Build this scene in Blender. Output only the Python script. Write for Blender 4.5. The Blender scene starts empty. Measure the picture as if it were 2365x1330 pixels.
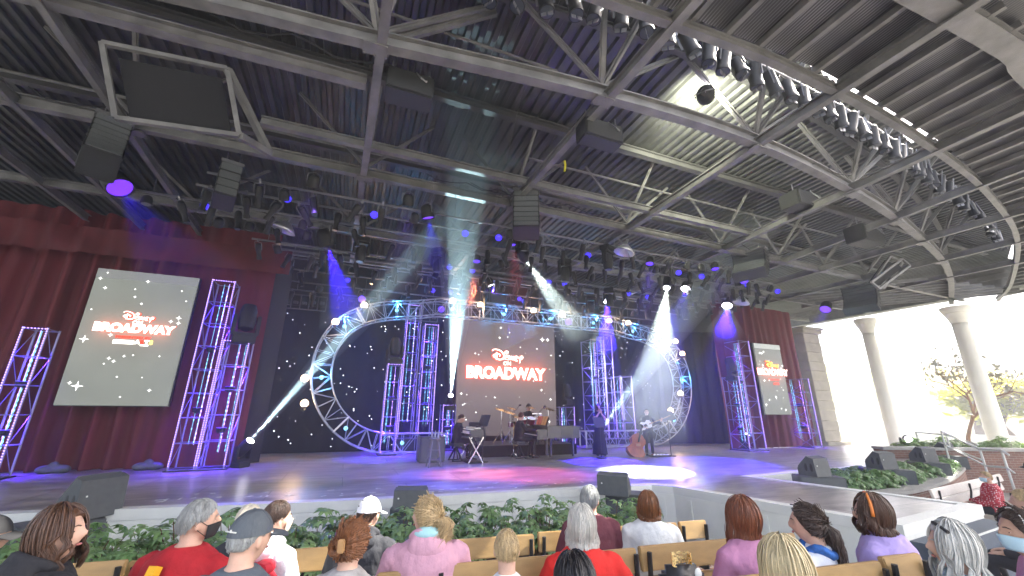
import bpy, bmesh, math, random
from mathutils import Vector, Matrix, noise
R = math.radians
S = bpy.context.scene
COL = S.collection

# ---------------------------------------------------------------- camera, sky, sun, exposure
CAMZ = 2.45
cam = bpy.data.objects.new('camera', bpy.data.cameras.new('camera')); COL.objects.link(cam)
cam.data.sensor_width = 36.0; cam.data.lens = 36.0 * 920 / 2365
cam.data.clip_end = 3000; cam.data.clip_start = 0.05
PITCH, ROLL = R(17.2), R(0.4)
cam.location = (0, 0, CAMZ)
cam.rotation_euler = (Matrix.Rotation(R(90) + PITCH, 3, 'X') @ Matrix.Rotation(ROLL, 3, 'Z')).to_euler()
S.camera = cam
W = bpy.data.worlds.new("World"); S.world = W; W.use_nodes = True
nt = W.node_tree; bg = nt.nodes['Background']
sky = nt.nodes.new('ShaderNodeTexSky'); sky.sky_type = 'NISHITA'; sky.sun_disc = False
SUN_AZ, SUN_EL = R(75), R(48)            # azimuth clockwise from +Y
sky.sun_elevation = SUN_EL; sky.sun_rotation = SUN_AZ
sky.air_density = .7; sky.dust_density = 5; sky.ozone_density = .4
nt.links.new(sky.outputs[0], bg.inputs[0]); bg.inputs[1].default_value = 0.15
sl = bpy.data.lights.new('sun', 'SUN'); sl.energy = 4.0; sl.angle = R(0.5); sl.color = (1, .95, .86)
so = bpy.data.objects.new('sun', sl); COL.objects.link(so); so.location = (30, 30, 60)
sd = Vector((math.sin(SUN_AZ) * math.cos(SUN_EL), math.cos(SUN_AZ) * math.cos(SUN_EL), math.sin(SUN_EL)))
so.rotation_euler = (-sd).to_track_quat('-Z', 'Y').to_euler()
S.view_settings.view_transform = 'Standard'; S.view_settings.look = 'None'
S.view_settings.gamma = 1; S.view_settings.exposure = 2.7
S.cycles.max_bounces = 6; S.cycles.diffuse_bounces = 3; S.cycles.glossy_bounces = 3
S.cycles.transmission_bounces = 4; S.cycles.volume_bounces = 0; S.cycles.transparent_max_bounces = 8
S.cycles.use_denoising = True; S.cycles.caustics_reflective = False; S.cycles.caustics_refractive = False
S.cycles.sample_clamp_indirect = 4.0

# ---------------------------------------------------------------- picture point -> place on a plane
def ray(px, py):
    x = (px - 1182.5) / 920.0; y = -(py - 665) / 920.0
    c, s = math.cos(ROLL), math.sin(ROLL)
    x, y = c * x + s * y, -s * x + c * y
    return Vector((x, math.cos(PITCH) - math.sin(PITCH) * y, math.sin(PITCH) + math.cos(PITCH) * y))
def atz(px, py, z):
    r = ray(px, py); return Vector((0, 0, CAMZ)) + r * ((z - CAMZ) / r.z)
def atd(px, py, d):                      # at horizontal distance d
    r = ray(px, py); return Vector((0, 0, CAMZ)) + r * (d / math.hypot(r.x, r.y))
def aty(px, py, y):
    r = ray(px, py); return Vector((0, 0, CAMZ)) + r * (y / r.y)
def hgt(px, py, b):                      # height seen at (px,py) above the spot b
    return atd(px, py, math.hypot(b[0], b[1])).z
ZS = 1.0                                 # stage floor
STG = lambda px, py: atz(px, py, ZS)

# ---------------------------------------------------------------- materials
MATS = {}
def nmat(name):
    m = bpy.data.materials.new(name); m.use_nodes = True; MATS[name] = m
    return m, m.node_tree, m.node_tree.nodes['Principled BSDF']
def mat(name, col, rough=.6, metal=0., var=.12, scale=6., bump=0., bscale=30., emit=None, es=0., trans=0., coat=0., stretch=None, spec=.5):
    m, t, b = nmat(name)
    b.inputs['Roughness'].default_value = rough; b.inputs['Metallic'].default_value = metal
    b.inputs['Specular IOR Level'].default_value = spec
    if coat: b.inputs['Coat Weight'].default_value = coat; b.inputs['Coat Roughness'].default_value = .15
    if trans: b.inputs['Transmission Weight'].default_value = trans
    tc = t.nodes.new('ShaderNodeTexCoord'); mp = t.nodes.new('ShaderNodeMapping')
    t.links.new(tc.outputs['Object'], mp.inputs[0])
    if stretch: mp.inputs['Scale'].default_value = stretch
    if var:
        n = t.nodes.new('ShaderNodeTexNoise'); n.inputs['Scale'].default_value = scale; n.inputs['Detail'].default_value = 5
        t.links.new(mp.outputs[0], n.inputs['Vector'])
        mr = t.nodes.new('ShaderNodeMapRange'); mr.inputs[1].default_value = .3; mr.inputs[2].default_value = .7
        mr.inputs[3].default_value = 1 - var; mr.inputs[4].default_value = 1 + var
        t.links.new(n.outputs[0], mr.inputs[0])
        mx = t.nodes.new('ShaderNodeVectorMath'); mx.operation = 'SCALE'; mx.inputs[0].default_value = col[:3]
        t.links.new(mr.outputs[0], mx.inputs['Scale']); t.links.new(mx.outputs[0], b.inputs['Base Color'])
        m2 = t.nodes.new('ShaderNodeMapRange'); m2.inputs[3].default_value = max(.02, rough - .08); m2.inputs[4].default_value = min(1, rough + .1)
        t.links.new(n.outputs[0], m2.inputs[0]); t.links.new(m2.outputs[0], b.inputs['Roughness'])
    else: b.inputs['Base Color'].default_value = (*col[:3], 1)
    if bump:
        n2 = t.nodes.new('ShaderNodeTexNoise'); n2.inputs['Scale'].default_value = bscale; n2.inputs['Detail'].default_value = 6
        t.links.new(mp.outputs[0], n2.inputs['Vector'])
        bp = t.nodes.new('ShaderNodeBump'); bp.inputs['Strength'].default_value = bump; bp.inputs['Distance'].default_value = .02
        t.links.new(n2.outputs[0], bp.inputs['Height']); t.links.new(bp.outputs[0], b.inputs['Normal'])
    if emit: b.inputs['Emission Color'].default_value = (*emit, 1); b.inputs['Emission Strength'].default_value = es
    return m
def emi(name, col, s):
    return mat(name, (.02, .02, .02), .4, var=0, emit=col, es=s * .58)

# ---------------------------------------------------------------- tagging
def tag(o, label=None, cat=None, group=None, kind=None):
    if label: o['label'] = label
    if cat: o['category'] = cat
    if group: o['group'] = group
    if kind: o['kind'] = kind
    return o
def thing(name, label, cat, loc=(0, 0, 0), rz=0., group=None):
    o = bpy.data.objects.new(name, None); COL.objects.link(o); o.empty_display_size = .1
    o.location = loc; o.rotation_euler = (0, 0, rz)
    return tag(o, label, cat, group)
def copy_tree(o, parent=None):
    c = o.copy(); COL.objects.link(c); c.parent = parent
    for ch in list(o.children): copy_tree(ch, c)
    return c
def unlabel(c, label, group=None):
    c['label'] = label
    if group: c['group'] = group
    return c

# ---------------------------------------------------------------- mesh builder
class MB:
    def __init__(s): s.v = []; s.f = []
    def add(s, vs, fs):
        o = len(s.v); s.v += [Vector(v) for v in vs]; s.f += [tuple(i + o for i in f) for f in fs]; return s
    def box(s, c, d, rz=0., m=None):
        x, y, z = [k / 2 for k in d]
        vs = [Vector((a, b, e)) for e in (-z, z) for b in (-y, y) for a in (-x, x)]
        M = m if m is not None else Matrix.Rotation(rz, 3, 'Z')
        c = Vector(c)
        return s.add([M @ v + c for v in vs], [(0, 2, 3, 1), (4, 5, 7, 6), (0, 1, 5, 4), (2, 6, 7, 3), (0, 4, 6, 2), (1, 3, 7, 5)])
    def bbox(s, c, d, bev=.02, rz=0., m=None):       # box with chamfered edges
        bm = bmesh.new(); bmesh.ops.create_cube(bm, size=1)
        for v in bm.verts: v.co = Vector((v.co.x * d[0], v.co.y * d[1], v.co.z * d[2]))
        bmesh.ops.bevel(bm, geom=bm.edges[:], offset=min(bev, min(d) * .45), segments=2, affect='EDGES')
        M = m if m is not None else Matrix.Rotation(rz, 3, 'Z'); c = Vector(c)
        bm.verts.index_update()
        s.add([M @ v.co + c for v in bm.verts], [tuple(v.index for v in f.verts) for f in bm.faces]); bm.free(); return s
    def bar(s, a, b, w, h=None, up=(0, 0, 1)):       # rectangular bar, w sideways, h along up
        a = Vector(a); b = Vector(b); h = h or w
        d = (b - a)
        if d.length < 1e-5: return s
        d.normalize(); u = Vector(up)
        if abs(d.dot(u)) > .98: u = Vector((1, 0, 0))
        sd_ = d.cross(u).normalized(); u = sd_.cross(d)
        q = [(-1, -1), (1, -1), (1, 1), (-1, 1)]
        vs = [p + sd_ * (i * w / 2) + u * (j * h / 2) for p in (a, b) for i, j in q]
        return s.add(vs, [(0, 3, 2, 1), (4, 5, 6, 7), (0, 1, 5, 4), (1, 2, 6, 5), (2, 3, 7, 6), (3, 0, 4, 7)])
    def tube(s, a, b, r, n=6, r2=None): return s.path([a, b], [r, r if r2 is None else r2], n)
    def path(s, pts, r, n=6, cap=True, closed=False, flat=None):
        pts = [Vector(p) for p in pts]; k = len(pts)
        rr = r if isinstance(r, (list, tuple)) else [r] * k
        vs = []; prev = None
        for i, p in enumerate(pts):
            if closed: d = pts[(i + 1) % k] - pts[i - 1]
            else: d = pts[min(i + 1, k - 1)] - pts[max(i - 1, 0)]
            if d.length < 1e-6: d = Vector((0, 0, 1))
            d.normalize()
            if prev is None:
                u = Vector((0, 0, 1)) if abs(d.z) < .9 else Vector((1, 0, 0))
                u = (u - d * u.dot(d)).normalized()
            else:
                u = prev - d * prev.dot(d)
                u = u.normalized() if u.length > 1e-5 else prev
            prev = u; w = d.cross(u)
            for j in range(n):
                a_ = 2 * math.pi * j / n + (math.pi / n)
                vs.append(p + (u * math.cos(a_) * (flat or 1) + w * math.sin(a_)) * rr[i])
        fs = []
        for i in range(k if closed else k - 1):
            for j in range(n):
                i2 = (i + 1) % k
                fs.append((i * n + j, i * n + (j + 1) % n, i2 * n + (j + 1) % n, i2 * n + j))
        if cap and not closed: fs += [tuple(reversed(range(n))), tuple((k - 1) * n + j for j in range(n))]
        return s.add(vs, fs)
    def lathe(s, prof, c=(0, 0, 0), n=16, m=None, cap=True):   # prof [(r,z)...]
        c = Vector(c); M = m if m is not None else Matrix.Identity(3)
        vs = [M @ Vector((r * math.cos(2 * math.pi * j / n), r * math.sin(2 * math.pi * j / n), z)) + c for r, z in prof for j in range(n)]
        fs = [(i * n + j, i * n + (j + 1) % n, (i + 1) * n + (j + 1) % n, (i + 1) * n + j) for i in range(len(prof) - 1) for j in range(n)]
        if cap: fs += [tuple(reversed(range(n))), tuple((len(prof) - 1) * n + j for j in range(n))]
        return s.add(vs, fs)
    def ell(s, c, r, n=12, k=8, m=None):
        c = Vector(c); M = m if m is not None else Matrix.Identity(3)
        vs = [M @ Vector((0, 0, -r[2])) + c]
        for i in range(1, k):
            t = math.pi * i / k
            for j in range(n):
                a = 2 * math.pi * j / n
                vs.append(M @ Vector((r[0] * math.sin(t) * math.cos(a), r[1] * math.sin(t) * math.sin(a), -r[2] * math.cos(t))) + c)
        vs.append(M @ Vector((0, 0, r[2])) + c); e = len(vs) - 1
        fs = [(0, 1 + (j + 1) % n, 1 + j) for j in range(n)]
        for i in range(k - 2):
            for j in range(n):
                fs.append((1 + i * n + j, 1 + i * n + (j + 1) % n, 1 + (i + 1) * n + (j + 1) % n, 1 + (i + 1) * n + j))
        o = 1 + (k - 2) * n
        fs += [(o + j, o + (j + 1) % n, e) for j in range(n)]
        return s.add(vs, fs)
    def loft(s, secs, n=16, cap=True):               # secs: (centre, rx, ry[, normal-axis matrix])
        vs = []
        for sc in secs:
            c = Vector(sc[0]); M = sc[3] if len(sc) > 3 else Matrix.Identity(3)
            for j in range(n):
                a = 2 * math.pi * j / n
                vs.append(c + M @ Vector((sc[1] * math.cos(a), sc[2] * math.sin(a), 0)))
        fs = [(i * n + j, i * n + (j + 1) % n, (i + 1) * n + (j + 1) % n, (i + 1) * n + j) for i in range(len(secs) - 1) for j in range(n)]
        if cap: fs += [tuple(reversed(range(n))), tuple((len(secs) - 1) * n + j for j in range(n))]
        return s.add(vs, fs)
    def prism(s, poly, z0, z1):                      # plan polygon extruded
        k = len(poly)
        vs = [Vector((p[0], p[1], z0)) for p in poly] + [Vector((p[0], p[1], z1)) for p in poly]
        return s.add(vs, [tuple(reversed(range(k))), tuple(range(k, 2 * k))] + [(i, (i + 1) % k, k + (i + 1) % k, k + i) for i in range(k)])
    def slab(s, poly, o, u, v, th):                  # polygon (a,b) in plane o+a*u+b*v, given thickness along normal
        o = Vector(o); u = Vector(u); v = Vector(v); nn = u.cross(v).normalized() * th; k = len(poly)
        vs = [o + u * a + v * b for a, b in poly] + [o + u * a + v * b + nn for a, b in poly]
        return s.add(vs, [tuple(reversed(range(k))), tuple(range(k, 2 * k))] + [(i, (i + 1) % k, k + (i + 1) % k, k + i) for i in range(k)])
    def build(s, name, m, parent=None, smooth=False, world=None, ang=None):
        me = bpy.data.meshes.new(name)
        if world is not None: w = Vector(world); vs = [v - w for v in s.v]
        else: vs = s.v
        me.from_pydata([tuple(v) for v in vs], [], s.f); me.materials.append(MATS[m] if isinstance(m, str) else m)
        if smooth:
            me.polygons.foreach_set('use_smooth', [True] * len(me.polygons))
            if ang: me.set_sharp_from_angle(angle=R(ang))
        me.update()
        o = bpy.data.objects.new(name, me); COL.objects.link(o)
        if parent is not None: o.parent = parent
        elif world is not None: o.location = world
        return o
def aim(d, up=(0, 0, 1)):                            # matrix whose +Z points along d
    d = Vector(d).normalized(); return d.to_track_quat('Z', 'Y').to_matrix()
def smooth_curve(pts, n=10):                         # Catmull-Rom
    pts = [Vector(p) for p in pts]; P = [pts[0] * 2 - pts[1]] + pts + [pts[-1] * 2 - pts[-2]]; out = []
    for i in range(1, len(P) - 2):
        for k in range(n):
            t = k / n
            out.append(.5 * ((2 * P[i]) + (P[i + 1] - P[i - 1]) * t + (2 * P[i - 1] - 5 * P[i] + 4 * P[i + 1] - P[i + 2]) * t * t + (3 * P[i] - P[i - 1] - 3 * P[i + 1] + P[i + 2]) * t ** 3))
    out.append(pts[-1]); return out
def light(kind, name, loc, energy, col, target=None, size=.1, ang=30, blend=.15, parent=None):
    l = bpy.data.lights.new(name, kind); l.energy = energy; l.color = col
    if kind == 'SPOT': l.spot_size = R(ang); l.spot_blend = blend; l.shadow_soft_size = size
    elif kind == 'AREA': l.size = size
    else: l.shadow_soft_size = size
    o = bpy.data.objects.new(name, l); COL.objects.link(o); o.location = loc
    if target is not None: o.rotation_euler = (Vector(target) - Vector(loc)).to_track_quat('-Z', 'Y').to_euler()
    if parent is not None:
        o.parent = parent; o.matrix_parent_inverse = Matrix.Translation(-Vector(parent.location)) if parent.rotation_euler.z == 0 else parent.matrix_basis.inverted()
    return o
rnd = random.Random(7)

# materials used all over
mat('steel', (.165, .163, .16), .5, .2, .3, 3, .15, 40)
mat('steel_dark', (.09, .09, .092), .55, .2, .15, 3, .1, 40)
mat('deck_steel', (.082, .084, .083), .42, .4, .4, 1.2, .15, 20)
mat('perforated', (.07, .07, .075), .6, .3, .25, 2)
mat('alu', (.62, .63, .66), .35, .75, .06, 8)
mat('black', (.018, .018, .02), .45, 0, .2, 10)
mat('black_cloth', (.012, .012, .014), .9, 0, .2, 10, .2, 60)
mat('speaker_grey', (.085, .092, .095), .6, 0, .12, 12, .2, 120)
mat('speaker_grille', (.10, .11, .115), .65, 0, .1, 40, .3, 300)
mat('white_paint', (.72, .73, .68), .45, 0, .05, 5, .05, 30)
mat('column_stone', (.84, .83, .76), .7, 0, .06, 2, .12, 12)
mat('chrome', (.8, .8, .82), .12, 1., 0)
emi('led_white', (.42, .24, 1.), 2.0)
emi('led_blue', (.12, .05, 1.), 3.2)
emi('led_cyan', (.2, .65, 1.), .9)
emi('lens_blue', (.07, .02, 1.), .9)
emi('lens_violet', (.16, .03, 1.), .5)
emi('lens_white', (.9, .85, 1.), 12)
emi('globe_warm', (1., .80, .55), 9)
emi('strip_white', (.9, 1., .95), 2.5)
# ---------------------------------------------------------------- the theatre's own axes: T across, A up-stage
AN = math.atan2(.37, .93); TV = Vector((math.cos(AN), math.sin(AN), 0)); AV = Vector((-math.sin(AN), math.cos(AN), 0))
def TA(t, a, z=0.): return TV * t + AV * a + Vector((0, 0, z))
def ata(px, py, a):                      # on the upright plane a metres up-stage
    r = ray(px, py); k = a / r.dot(AV); return Vector((0, 0, CAMZ)) + r * k
def tof(p): return Vector(p).dot(TV)
def aof(p): return Vector((p[0], p[1], 0)).dot(AV)
def interp(x, xs, ys):
    if x <= xs[0]: return ys[0] + (ys[1] - ys[0]) / (xs[1] - xs[0]) * (x - xs[0])
    for i in range(1, len(xs)):
        if x <= xs[i]:
            k = (x - xs[i - 1]) / (xs[i] - xs[i - 1]); return ys[i - 1] + k * (ys[i] - ys[i - 1])
    return ys[-1] + (ys[-1] - ys[-2]) / (xs[-1] - xs[-2]) * (x - xs[-1])

# ================================================================= GROUND, WATER
mat('paving', (.30, .285, .26), .8, 0, .15, .8, .2, 25)
mat('grass', (.06, .09, .03), .9, 0, .3, .5, .3, 30)
mat('water', (.10, .13, .14), .12, 0, .1, .1, .25, 3)
mat('far_hill', (.07, .09, .04), .95, 0, .35, .05)
b = MB(); b.add([(-205, -135, 0), (245, -135, 0), (245, 255, 0), (-205, 255, 0)], [(0, 1, 2, 3)])
tag(b.build('ground', 'grass'), kind='structure')
b = MB(); b.add([(-40, -30, .004), (34, -30, .004), (34, 34, .004), (-40, 34, .004)], [(0, 1, 2, 3)])
tag(b.build('pavement', 'paving'), kind='structure')
b = MB(); b.prism([(30, 60), (240, 20), (240, 250), (40, 250)], .004, .02)
tag(b.build('lake_water', 'water'), kind='structure')
RA = R(15); NV = Vector((-math.sin(RA), math.cos(RA), 0)); RV = Vector((math.cos(RA), math.sin(RA), 0))
def floorz(p): return max(.05, .47 + (3.85 - Vector((p[0], p[1], 0)).dot(NV)) * .09)
b = MB(); vs = []
for s in (-14, -6, 0, 3, 6, 7.9):
    for r in (-16, 0, 20): q = RV * r + NV * s; vs.append((q.x, q.y, max(.05, .47 + (3.85 - s) * .09)))
b.add(vs, [(i * 3 + j, i * 3 + j + 1, i * 3 + j + 4, i * 3 + j + 3) for i in range(5) for j in range(2)])
tag(b.build('audience_floor', 'paving'), kind='structure')

# ================================================================= STAGE
m, t_, bs = nmat('stage_floor')
tc = t_.nodes.new('ShaderNodeTexCoord'); mp = t_.nodes.new('ShaderNodeMapping'); mp.inputs['Rotation'].default_value = (0, 0, -AN)
t_.links.new(tc.outputs['Object'], mp.inputs[0])
n1 = t_.nodes.new('ShaderNodeTexNoise'); n1.inputs['Scale'].default_value = 1.3; n1.inputs['Detail'].default_value = 8; n1.inputs['Roughness'].default_value = .65
mp2 = t_.nodes.new('ShaderNodeMapping'); mp2.inputs['Scale'].default_value = (1, 3.5, 1); t_.links.new(mp.outputs[0], mp2.inputs[0]); t_.links.new(mp2.outputs[0], n1.inputs['Vector'])
br = t_.nodes.new('ShaderNodeTexBrick'); br.inputs['Scale'].default_value = 1; br.inputs['Brick Width'].default_value = 2.44; br.inputs['Row Height'].default_value = 1.22
br.inputs['Mortar Size'].default_value = .006; br.inputs['Color1'].default_value = (.25, .24, .235, 1); br.inputs['Color2'].default_value = (.22, .21, .205, 1); br.inputs['Mortar'].default_value = (.02, .02, .02, 1)
t_.links.new(mp.outputs[0], br.inputs['Vector'])
cr = t_.nodes.new('ShaderNodeValToRGB'); cr.color_ramp.elements[0].position = .35; cr.color_ramp.elements[0].color = (.7, .7, .7, 1); cr.color_ramp.elements[1].position = .72; cr.color_ramp.elements[1].color = (2.0, 1.9, 1.9, 1)
t_.links.new(n1.outputs[0], cr.inputs[0])
mx = t_.nodes.new('ShaderNodeMix'); mx.data_type = 'RGBA'; mx.blend_type = 'MULTIPLY'; mx.inputs[0].default_value = 1
t_.links.new(br.outputs[0], mx.inputs[6]); t_.links.new(cr.outputs[0], mx.inputs[7]); t_.links.new(mx.outputs[2], bs.inputs['Base Color'])
mr = t_.nodes.new('ShaderNodeMapRange'); mr.inputs[3].default_value = .22; mr.inputs[4].default_value = .42; t_.links.new(n1.outputs[0], mr.inputs[0]); t_.links.new(mr.outputs[0], bs.inputs['Roughness'])
mat('panel_cream', (.80, .81, .74), .5, 0, .05, 3, .05, 20)
mat('step_blue', (.08, .10, .13), .6, 0, .15, 4)
lip = [TA(-16, 10.2), TA(-10.5, 9.6), STG(0, 1205), STG(200, 1194), STG(500, 1178), STG(750, 1165), STG(1000, 1150), STG(1300, 1129), STG(1510, 1115), STG(1562, 1118)]
thr = [STG(2085, 1200), STG(2262, 1152)]
lipr = [STG(1742, 1093), STG(1850, 1080), TA(14, 7.75), TA(18, 8.1), TA(21.5, 9.0), TA(24.3, 10.6)]
back = [TA(25, 13.5), TA(21, 17.5), TA(14, 19), TA(-4, 19), TA(-16, 17.5)]
outl = lip + thr + lipr + back
outl = [Vector((p.x, p.y, 0)) for p in outl]
ctr = TA(5, 13)
stage = thing('stage', 'large dark glossy stage floor with white panelled edge and thrust', 'stage', ctr)
b = MB(); b.prism(outl, ZS - .10, ZS); b.build('stage_floor', 'stage_floor', stage, world=ctr)
front = outl[:len(lip) + 2 + len(lipr)]
def inset_path(path, off):
    out = []
    for i, p in enumerate(path):
        d = (path[min(i + 1, len(path) - 1)] - path[max(i - 1, 0)]).normalized()
        nrm = Vector((d.y, -d.x, 0))
        if 0 < i < len(path) - 1:
            d1 = (path[i] - path[i - 1]).normalized(); d2 = (path[i + 1] - path[i]).normalized()
            n1_ = Vector((d1.y, -d1.x, 0)); n2_ = Vector((d2.y, -d2.x, 0)); nm = (n1_ + n2_).normalized()
            out.append(p + nm * (off / max(.35, nm.dot(n1_))))
        else: out.append(p + nrm * off)
    return out
def sweep(mb, path, prof, closed=False):             # prof [(side, up)], side + = right of travel
    k = len(path); n = len(prof); vs = []
    for i, p in enumerate(path):
        if closed: a_, c_ = path[i - 1], path[(i + 1) % k]
        else: a_, c_ = path[max(i - 1, 0)], path[min(i + 1, k - 1)]
        d1 = Vector(p) - Vector(a_); d2 = Vector(c_) - Vector(p)
        d1.z = d2.z = 0
        if d1.length < 1e-6: d1 = d2
        if d2.length < 1e-6: d2 = d1
        d1.normalize(); d2.normalize()
        n1_ = Vector((d1.y, -d1.x, 0)); n2_ = Vector((d2.y, -d2.x, 0)); nm = (n1_ + n2_).normalized(); q = 1 / max(.35, nm.dot(n1_))
        for sx, u in prof: vs.append(Vector(p) + nm * sx * q + Vector((0, 0, u)))
    fs = [(i * n + j, ((i + 1) % k) * n + j, ((i + 1) % k) * n + (j + 1) % n, i * n + (j + 1) % n) for i in range(k if closed else k - 1) for j in range(n)]
    if not closed: fs += [tuple(range(n)), tuple(reversed(range((k - 1) * n, k * n)))]
    mb.add(vs, fs)
for q, nm in ((front, 'edge_trim'),):
    b = MB(); sweep(b, [Vector((p.x, p.y, ZS)) for p in q], [(-.16, .012), (.05, .012), (.05, -.14), (.0, -.14), (.0, -.004), (-.16, -.004)])
    b.build(nm, 'white_paint', stage, world=ctr)
b = MB(); sweep(b, [Vector((p.x, p.y, 0)) for p in front], [(-.05, .02), (.02, .02), (.02, ZS - .2), (.035, ZS - .2), (.035, ZS - .145), (-.05, ZS - .145)])
b.build('skirt_panel', 'panel_cream', stage, world=ctr)
b = MB()
for i in range(len(front) - 1):                      # vertical battens on the panelling
    p, q = front[i], front[i + 1]; L_ = (q - p).length; d = (q - p).normalized(); nr = Vector((d.y, -d.x, 0)); k = max(1, int(L_ / .62))
    for j in range(k):
        c = p + d * (L_ * (j + .5) / k) + nr * .03; b.box((c.x, c.y, (ZS - .2) / 2 + .02), (.07, .03, ZS - .24), math.atan2(d.y, d.x))
    c = (p + q) / 2 + nr * .032; b.box((c.x, c.y, .14), (L_ - .05, .03, .16), math.atan2(d.y, d.x))
b.build('batten', 'panel_cream', stage, world=ctr)
# spike marks taped on the floor
b = MB(); rr = random.Random(3)
row = [(350, 1168), (480, 1159), (640, 1153), (820, 1145), (1000, 1135), (1200, 1122), (1400, 1108), (1560, 1096)]
for i in range(62):
    k = rr.uniform(0, len(row) - 1.01); j = int(k); f = k - j
    px = row[j][0] * (1 - f) + row[j + 1][0] * f; py = row[j][1] * (1 - f) + row[j + 1][1] * f + rr.choice((-9, 0, 0, 4))
    c = STG(px, py); c.z = ZS + .004
    b.box(c, (rr.uniform(.05, .16), .035, .003), AN + rr.choice((0, 0, 0, 1.57, .8)))
b.build('tape_mark', 'white_paint', stage, world=ctr)
# dark steps at the end of the thrust
e0, e1 = Vector((thr[0].x, thr[0].y, 0)), Vector((thr[1].x, thr[1].y, 0)); du = (e1 - e0).normalized(); dn = Vector((du.y, -du.x, 0)); wid = (e1 - e0).length
st = thing('stage_steps', 'dark blue steps with white nosings at the end of the thrust', 'steps', e0)
for k in range(4):
    c = e0 + du * (wid / 2) + dn * (.22 + .34 * k) ; z = ZS - .19 * (k + 1)
    b = MB(); b.box((c.x, c.y, z / 2 + .01), (wid - .1, .34, z), math.atan2(du.y, du.x)); b.build('tread', 'step_blue', st, world=e0)
    c2 = c + dn * .16; b = MB(); b.box((c2.x, c2.y, z + .016), (wid - .1, .03, .012), math.atan2(du.y, du.x)); b.build('nosing', 'white_paint', st, world=e0)

# ================================================================= CANOPY ROOF
ZC = 7.45
roof = thing('canopy_roof', 'huge grey steel canopy roof with corrugated deck, arched and straight beams over the stage', 'roof', TA(6, 8, 0)); RO_ = Vector(roof.location)
IB = lambda w, h, f=.025, s=.018: [(-w / 2, 0), (w / 2, 0), (w / 2, f), (s, f), (s, h - f), (w / 2, h - f), (w / 2, h), (-w / 2, h), (-w / 2, h - f), (-s, h - f), (-s, f), (-w / 2, f)]
def beam(name, pts, w, h, z, m='steel'):
    b = MB(); sweep(b, [Vector((p.x, p.y, z)) for p in pts], IB(w, h)); return b.build(name, m, roof, world=RO_)
BIGT = [-9, -2.7, -.4, 3.3, 6.7, 10.5, 14.5, 19.8, 26.3]; BIGA = [5.9, 5.12, 4.9, 4.5, 4.4, 4.76, 5.45, 6.8, 9.3]
big = smooth_curve([TA(t, a) for t, a in zip(BIGT, BIGA)], 8)
beam('ring_beam', big, .17, .24, ZC)
OUTT = [-12, 2.4, 6.7, 10.6, 13.9, 18.2, 24.2, 27.5]; OUTA = [4.3, 3.1, 2.95, 3.2, 3.65, 4.6, 6.7, 8.2]
beam('ring_beam', smooth_curve([TA(t, a) for t, a in zip(OUTT, OUTA)], 8), .11, .16, ZC)
OU2 = smooth_curve([TA(-10, 2.2), TA(6.4, 1.55), TA(9.2, 1.6), TA(12, 1.95), TA(18, 3.0), TA(27, 6)], 6); beam('ring_beam', OU2, .28, .2, ZC + .04)
beam('ring_beam', smooth_curve([TA(-10, 1.2), TA(7, .6), TA(12, 1.0), TA(20, 2.6), TA(28, 5)], 6), .2, .2, ZC + .04)
beam('cross_beam', [TA(-16, 8.35), TA(26, 8.75)], .15, .22, ZC)
beam('cross_beam', [TA(-2.1, 7.55), TA(11.4, 7.55)], .12, .18, ZC + .1)
beam('cross_beam', [TA(-16, 11.75), TA(25, 11.9)], .14, .2, ZC)
beam('cross_beam', [TA(-16, 14.4), TA(24, 14.4)], .13, .18, ZC)
beam('cross_beam', [TA(-7, 5.95), TA(-.3, 5.75)], .16, .2, ZC + .02)
RADS = [(-9.6, -10), (-7.1, -7.3), (-5.75, -6.1), (-4.2, -4.7), (-.1, -.4), (3.5, 3.15), (6.9, 7.05), (10.4, 11.2), (13.0, 14.3), (15.7, 15.5), (18.4, 18.0), (21, 20.5)]
bigA = lambda t: interp(t, BIGT, BIGA)
for t0, t1 in RADS:
    a0 = .3 if t0 > -5 else 4.2
    if t0 > 10: a0 = interp(t0, [10, 13, 16, 21, 27], [.6, 1.2, 1.7, 2.8, 4.8])
    beam('radial_beam', [TA(t0 - (t1 - t0) * .3, a0), TA(t0, 4), TA(t1, 14.4 if t0 < 15 else 12.5)], .135 if -1 < t0 < 12 else .10, .19, ZC - .03)
# thin purlins near the open right side
for k in range(9):
    t0 = 20 + k * .75
    beam('purlin', [TA(t0 - 3.2, 11.75), TA(t0 + .8, 11.75 - 4.0 - .1 * k)], .07, .12, ZC + .05)
# struts from the lower beams up to the deck
ZD = ZC + 1.55
def strut(p, q, w=.09):
    b = MB(); b.bar(p, q, w * .6, w * 1.0); b.bar(p, q, w * 1.25, .012); b.build('web_strut', 'steel', roof, world=RO_)
nodes = [(-4.3, 1), (-.2, 1), (3.4, 1), (6.95, 1), (10.6, 1), (13.3, 1), (15.7, 1), (18.3, 1)]
for t, _ in nodes:
    a = bigA(t); o = TA(t, a, ZC + .25)
    for dt, da in ((-1.75, -.1), (1.75, -.1), (-.45, -.9), (.5, -1.0)): strut(o, TA(t + dt, a + da, ZD))
    o = TA(t, 8.5, ZC + .25)
    for dt, da in ((-1.5, -.3), (1.4, -.3), (.1, -1.2)): strut(o, TA(t + dt, 8.5 + da, ZD), .07)
    if t < 17:
        o = TA(t, 11.8, ZC + .22)
        for dt, da in ((-1.5, 0), (1.5, 0)): strut(o, TA(t + dt, 11.8 + da, ZD), .07)
strut(TA(1.6, 4.9, ZD), TA(-.1, 5.0, ZC + .25), .12)
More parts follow.
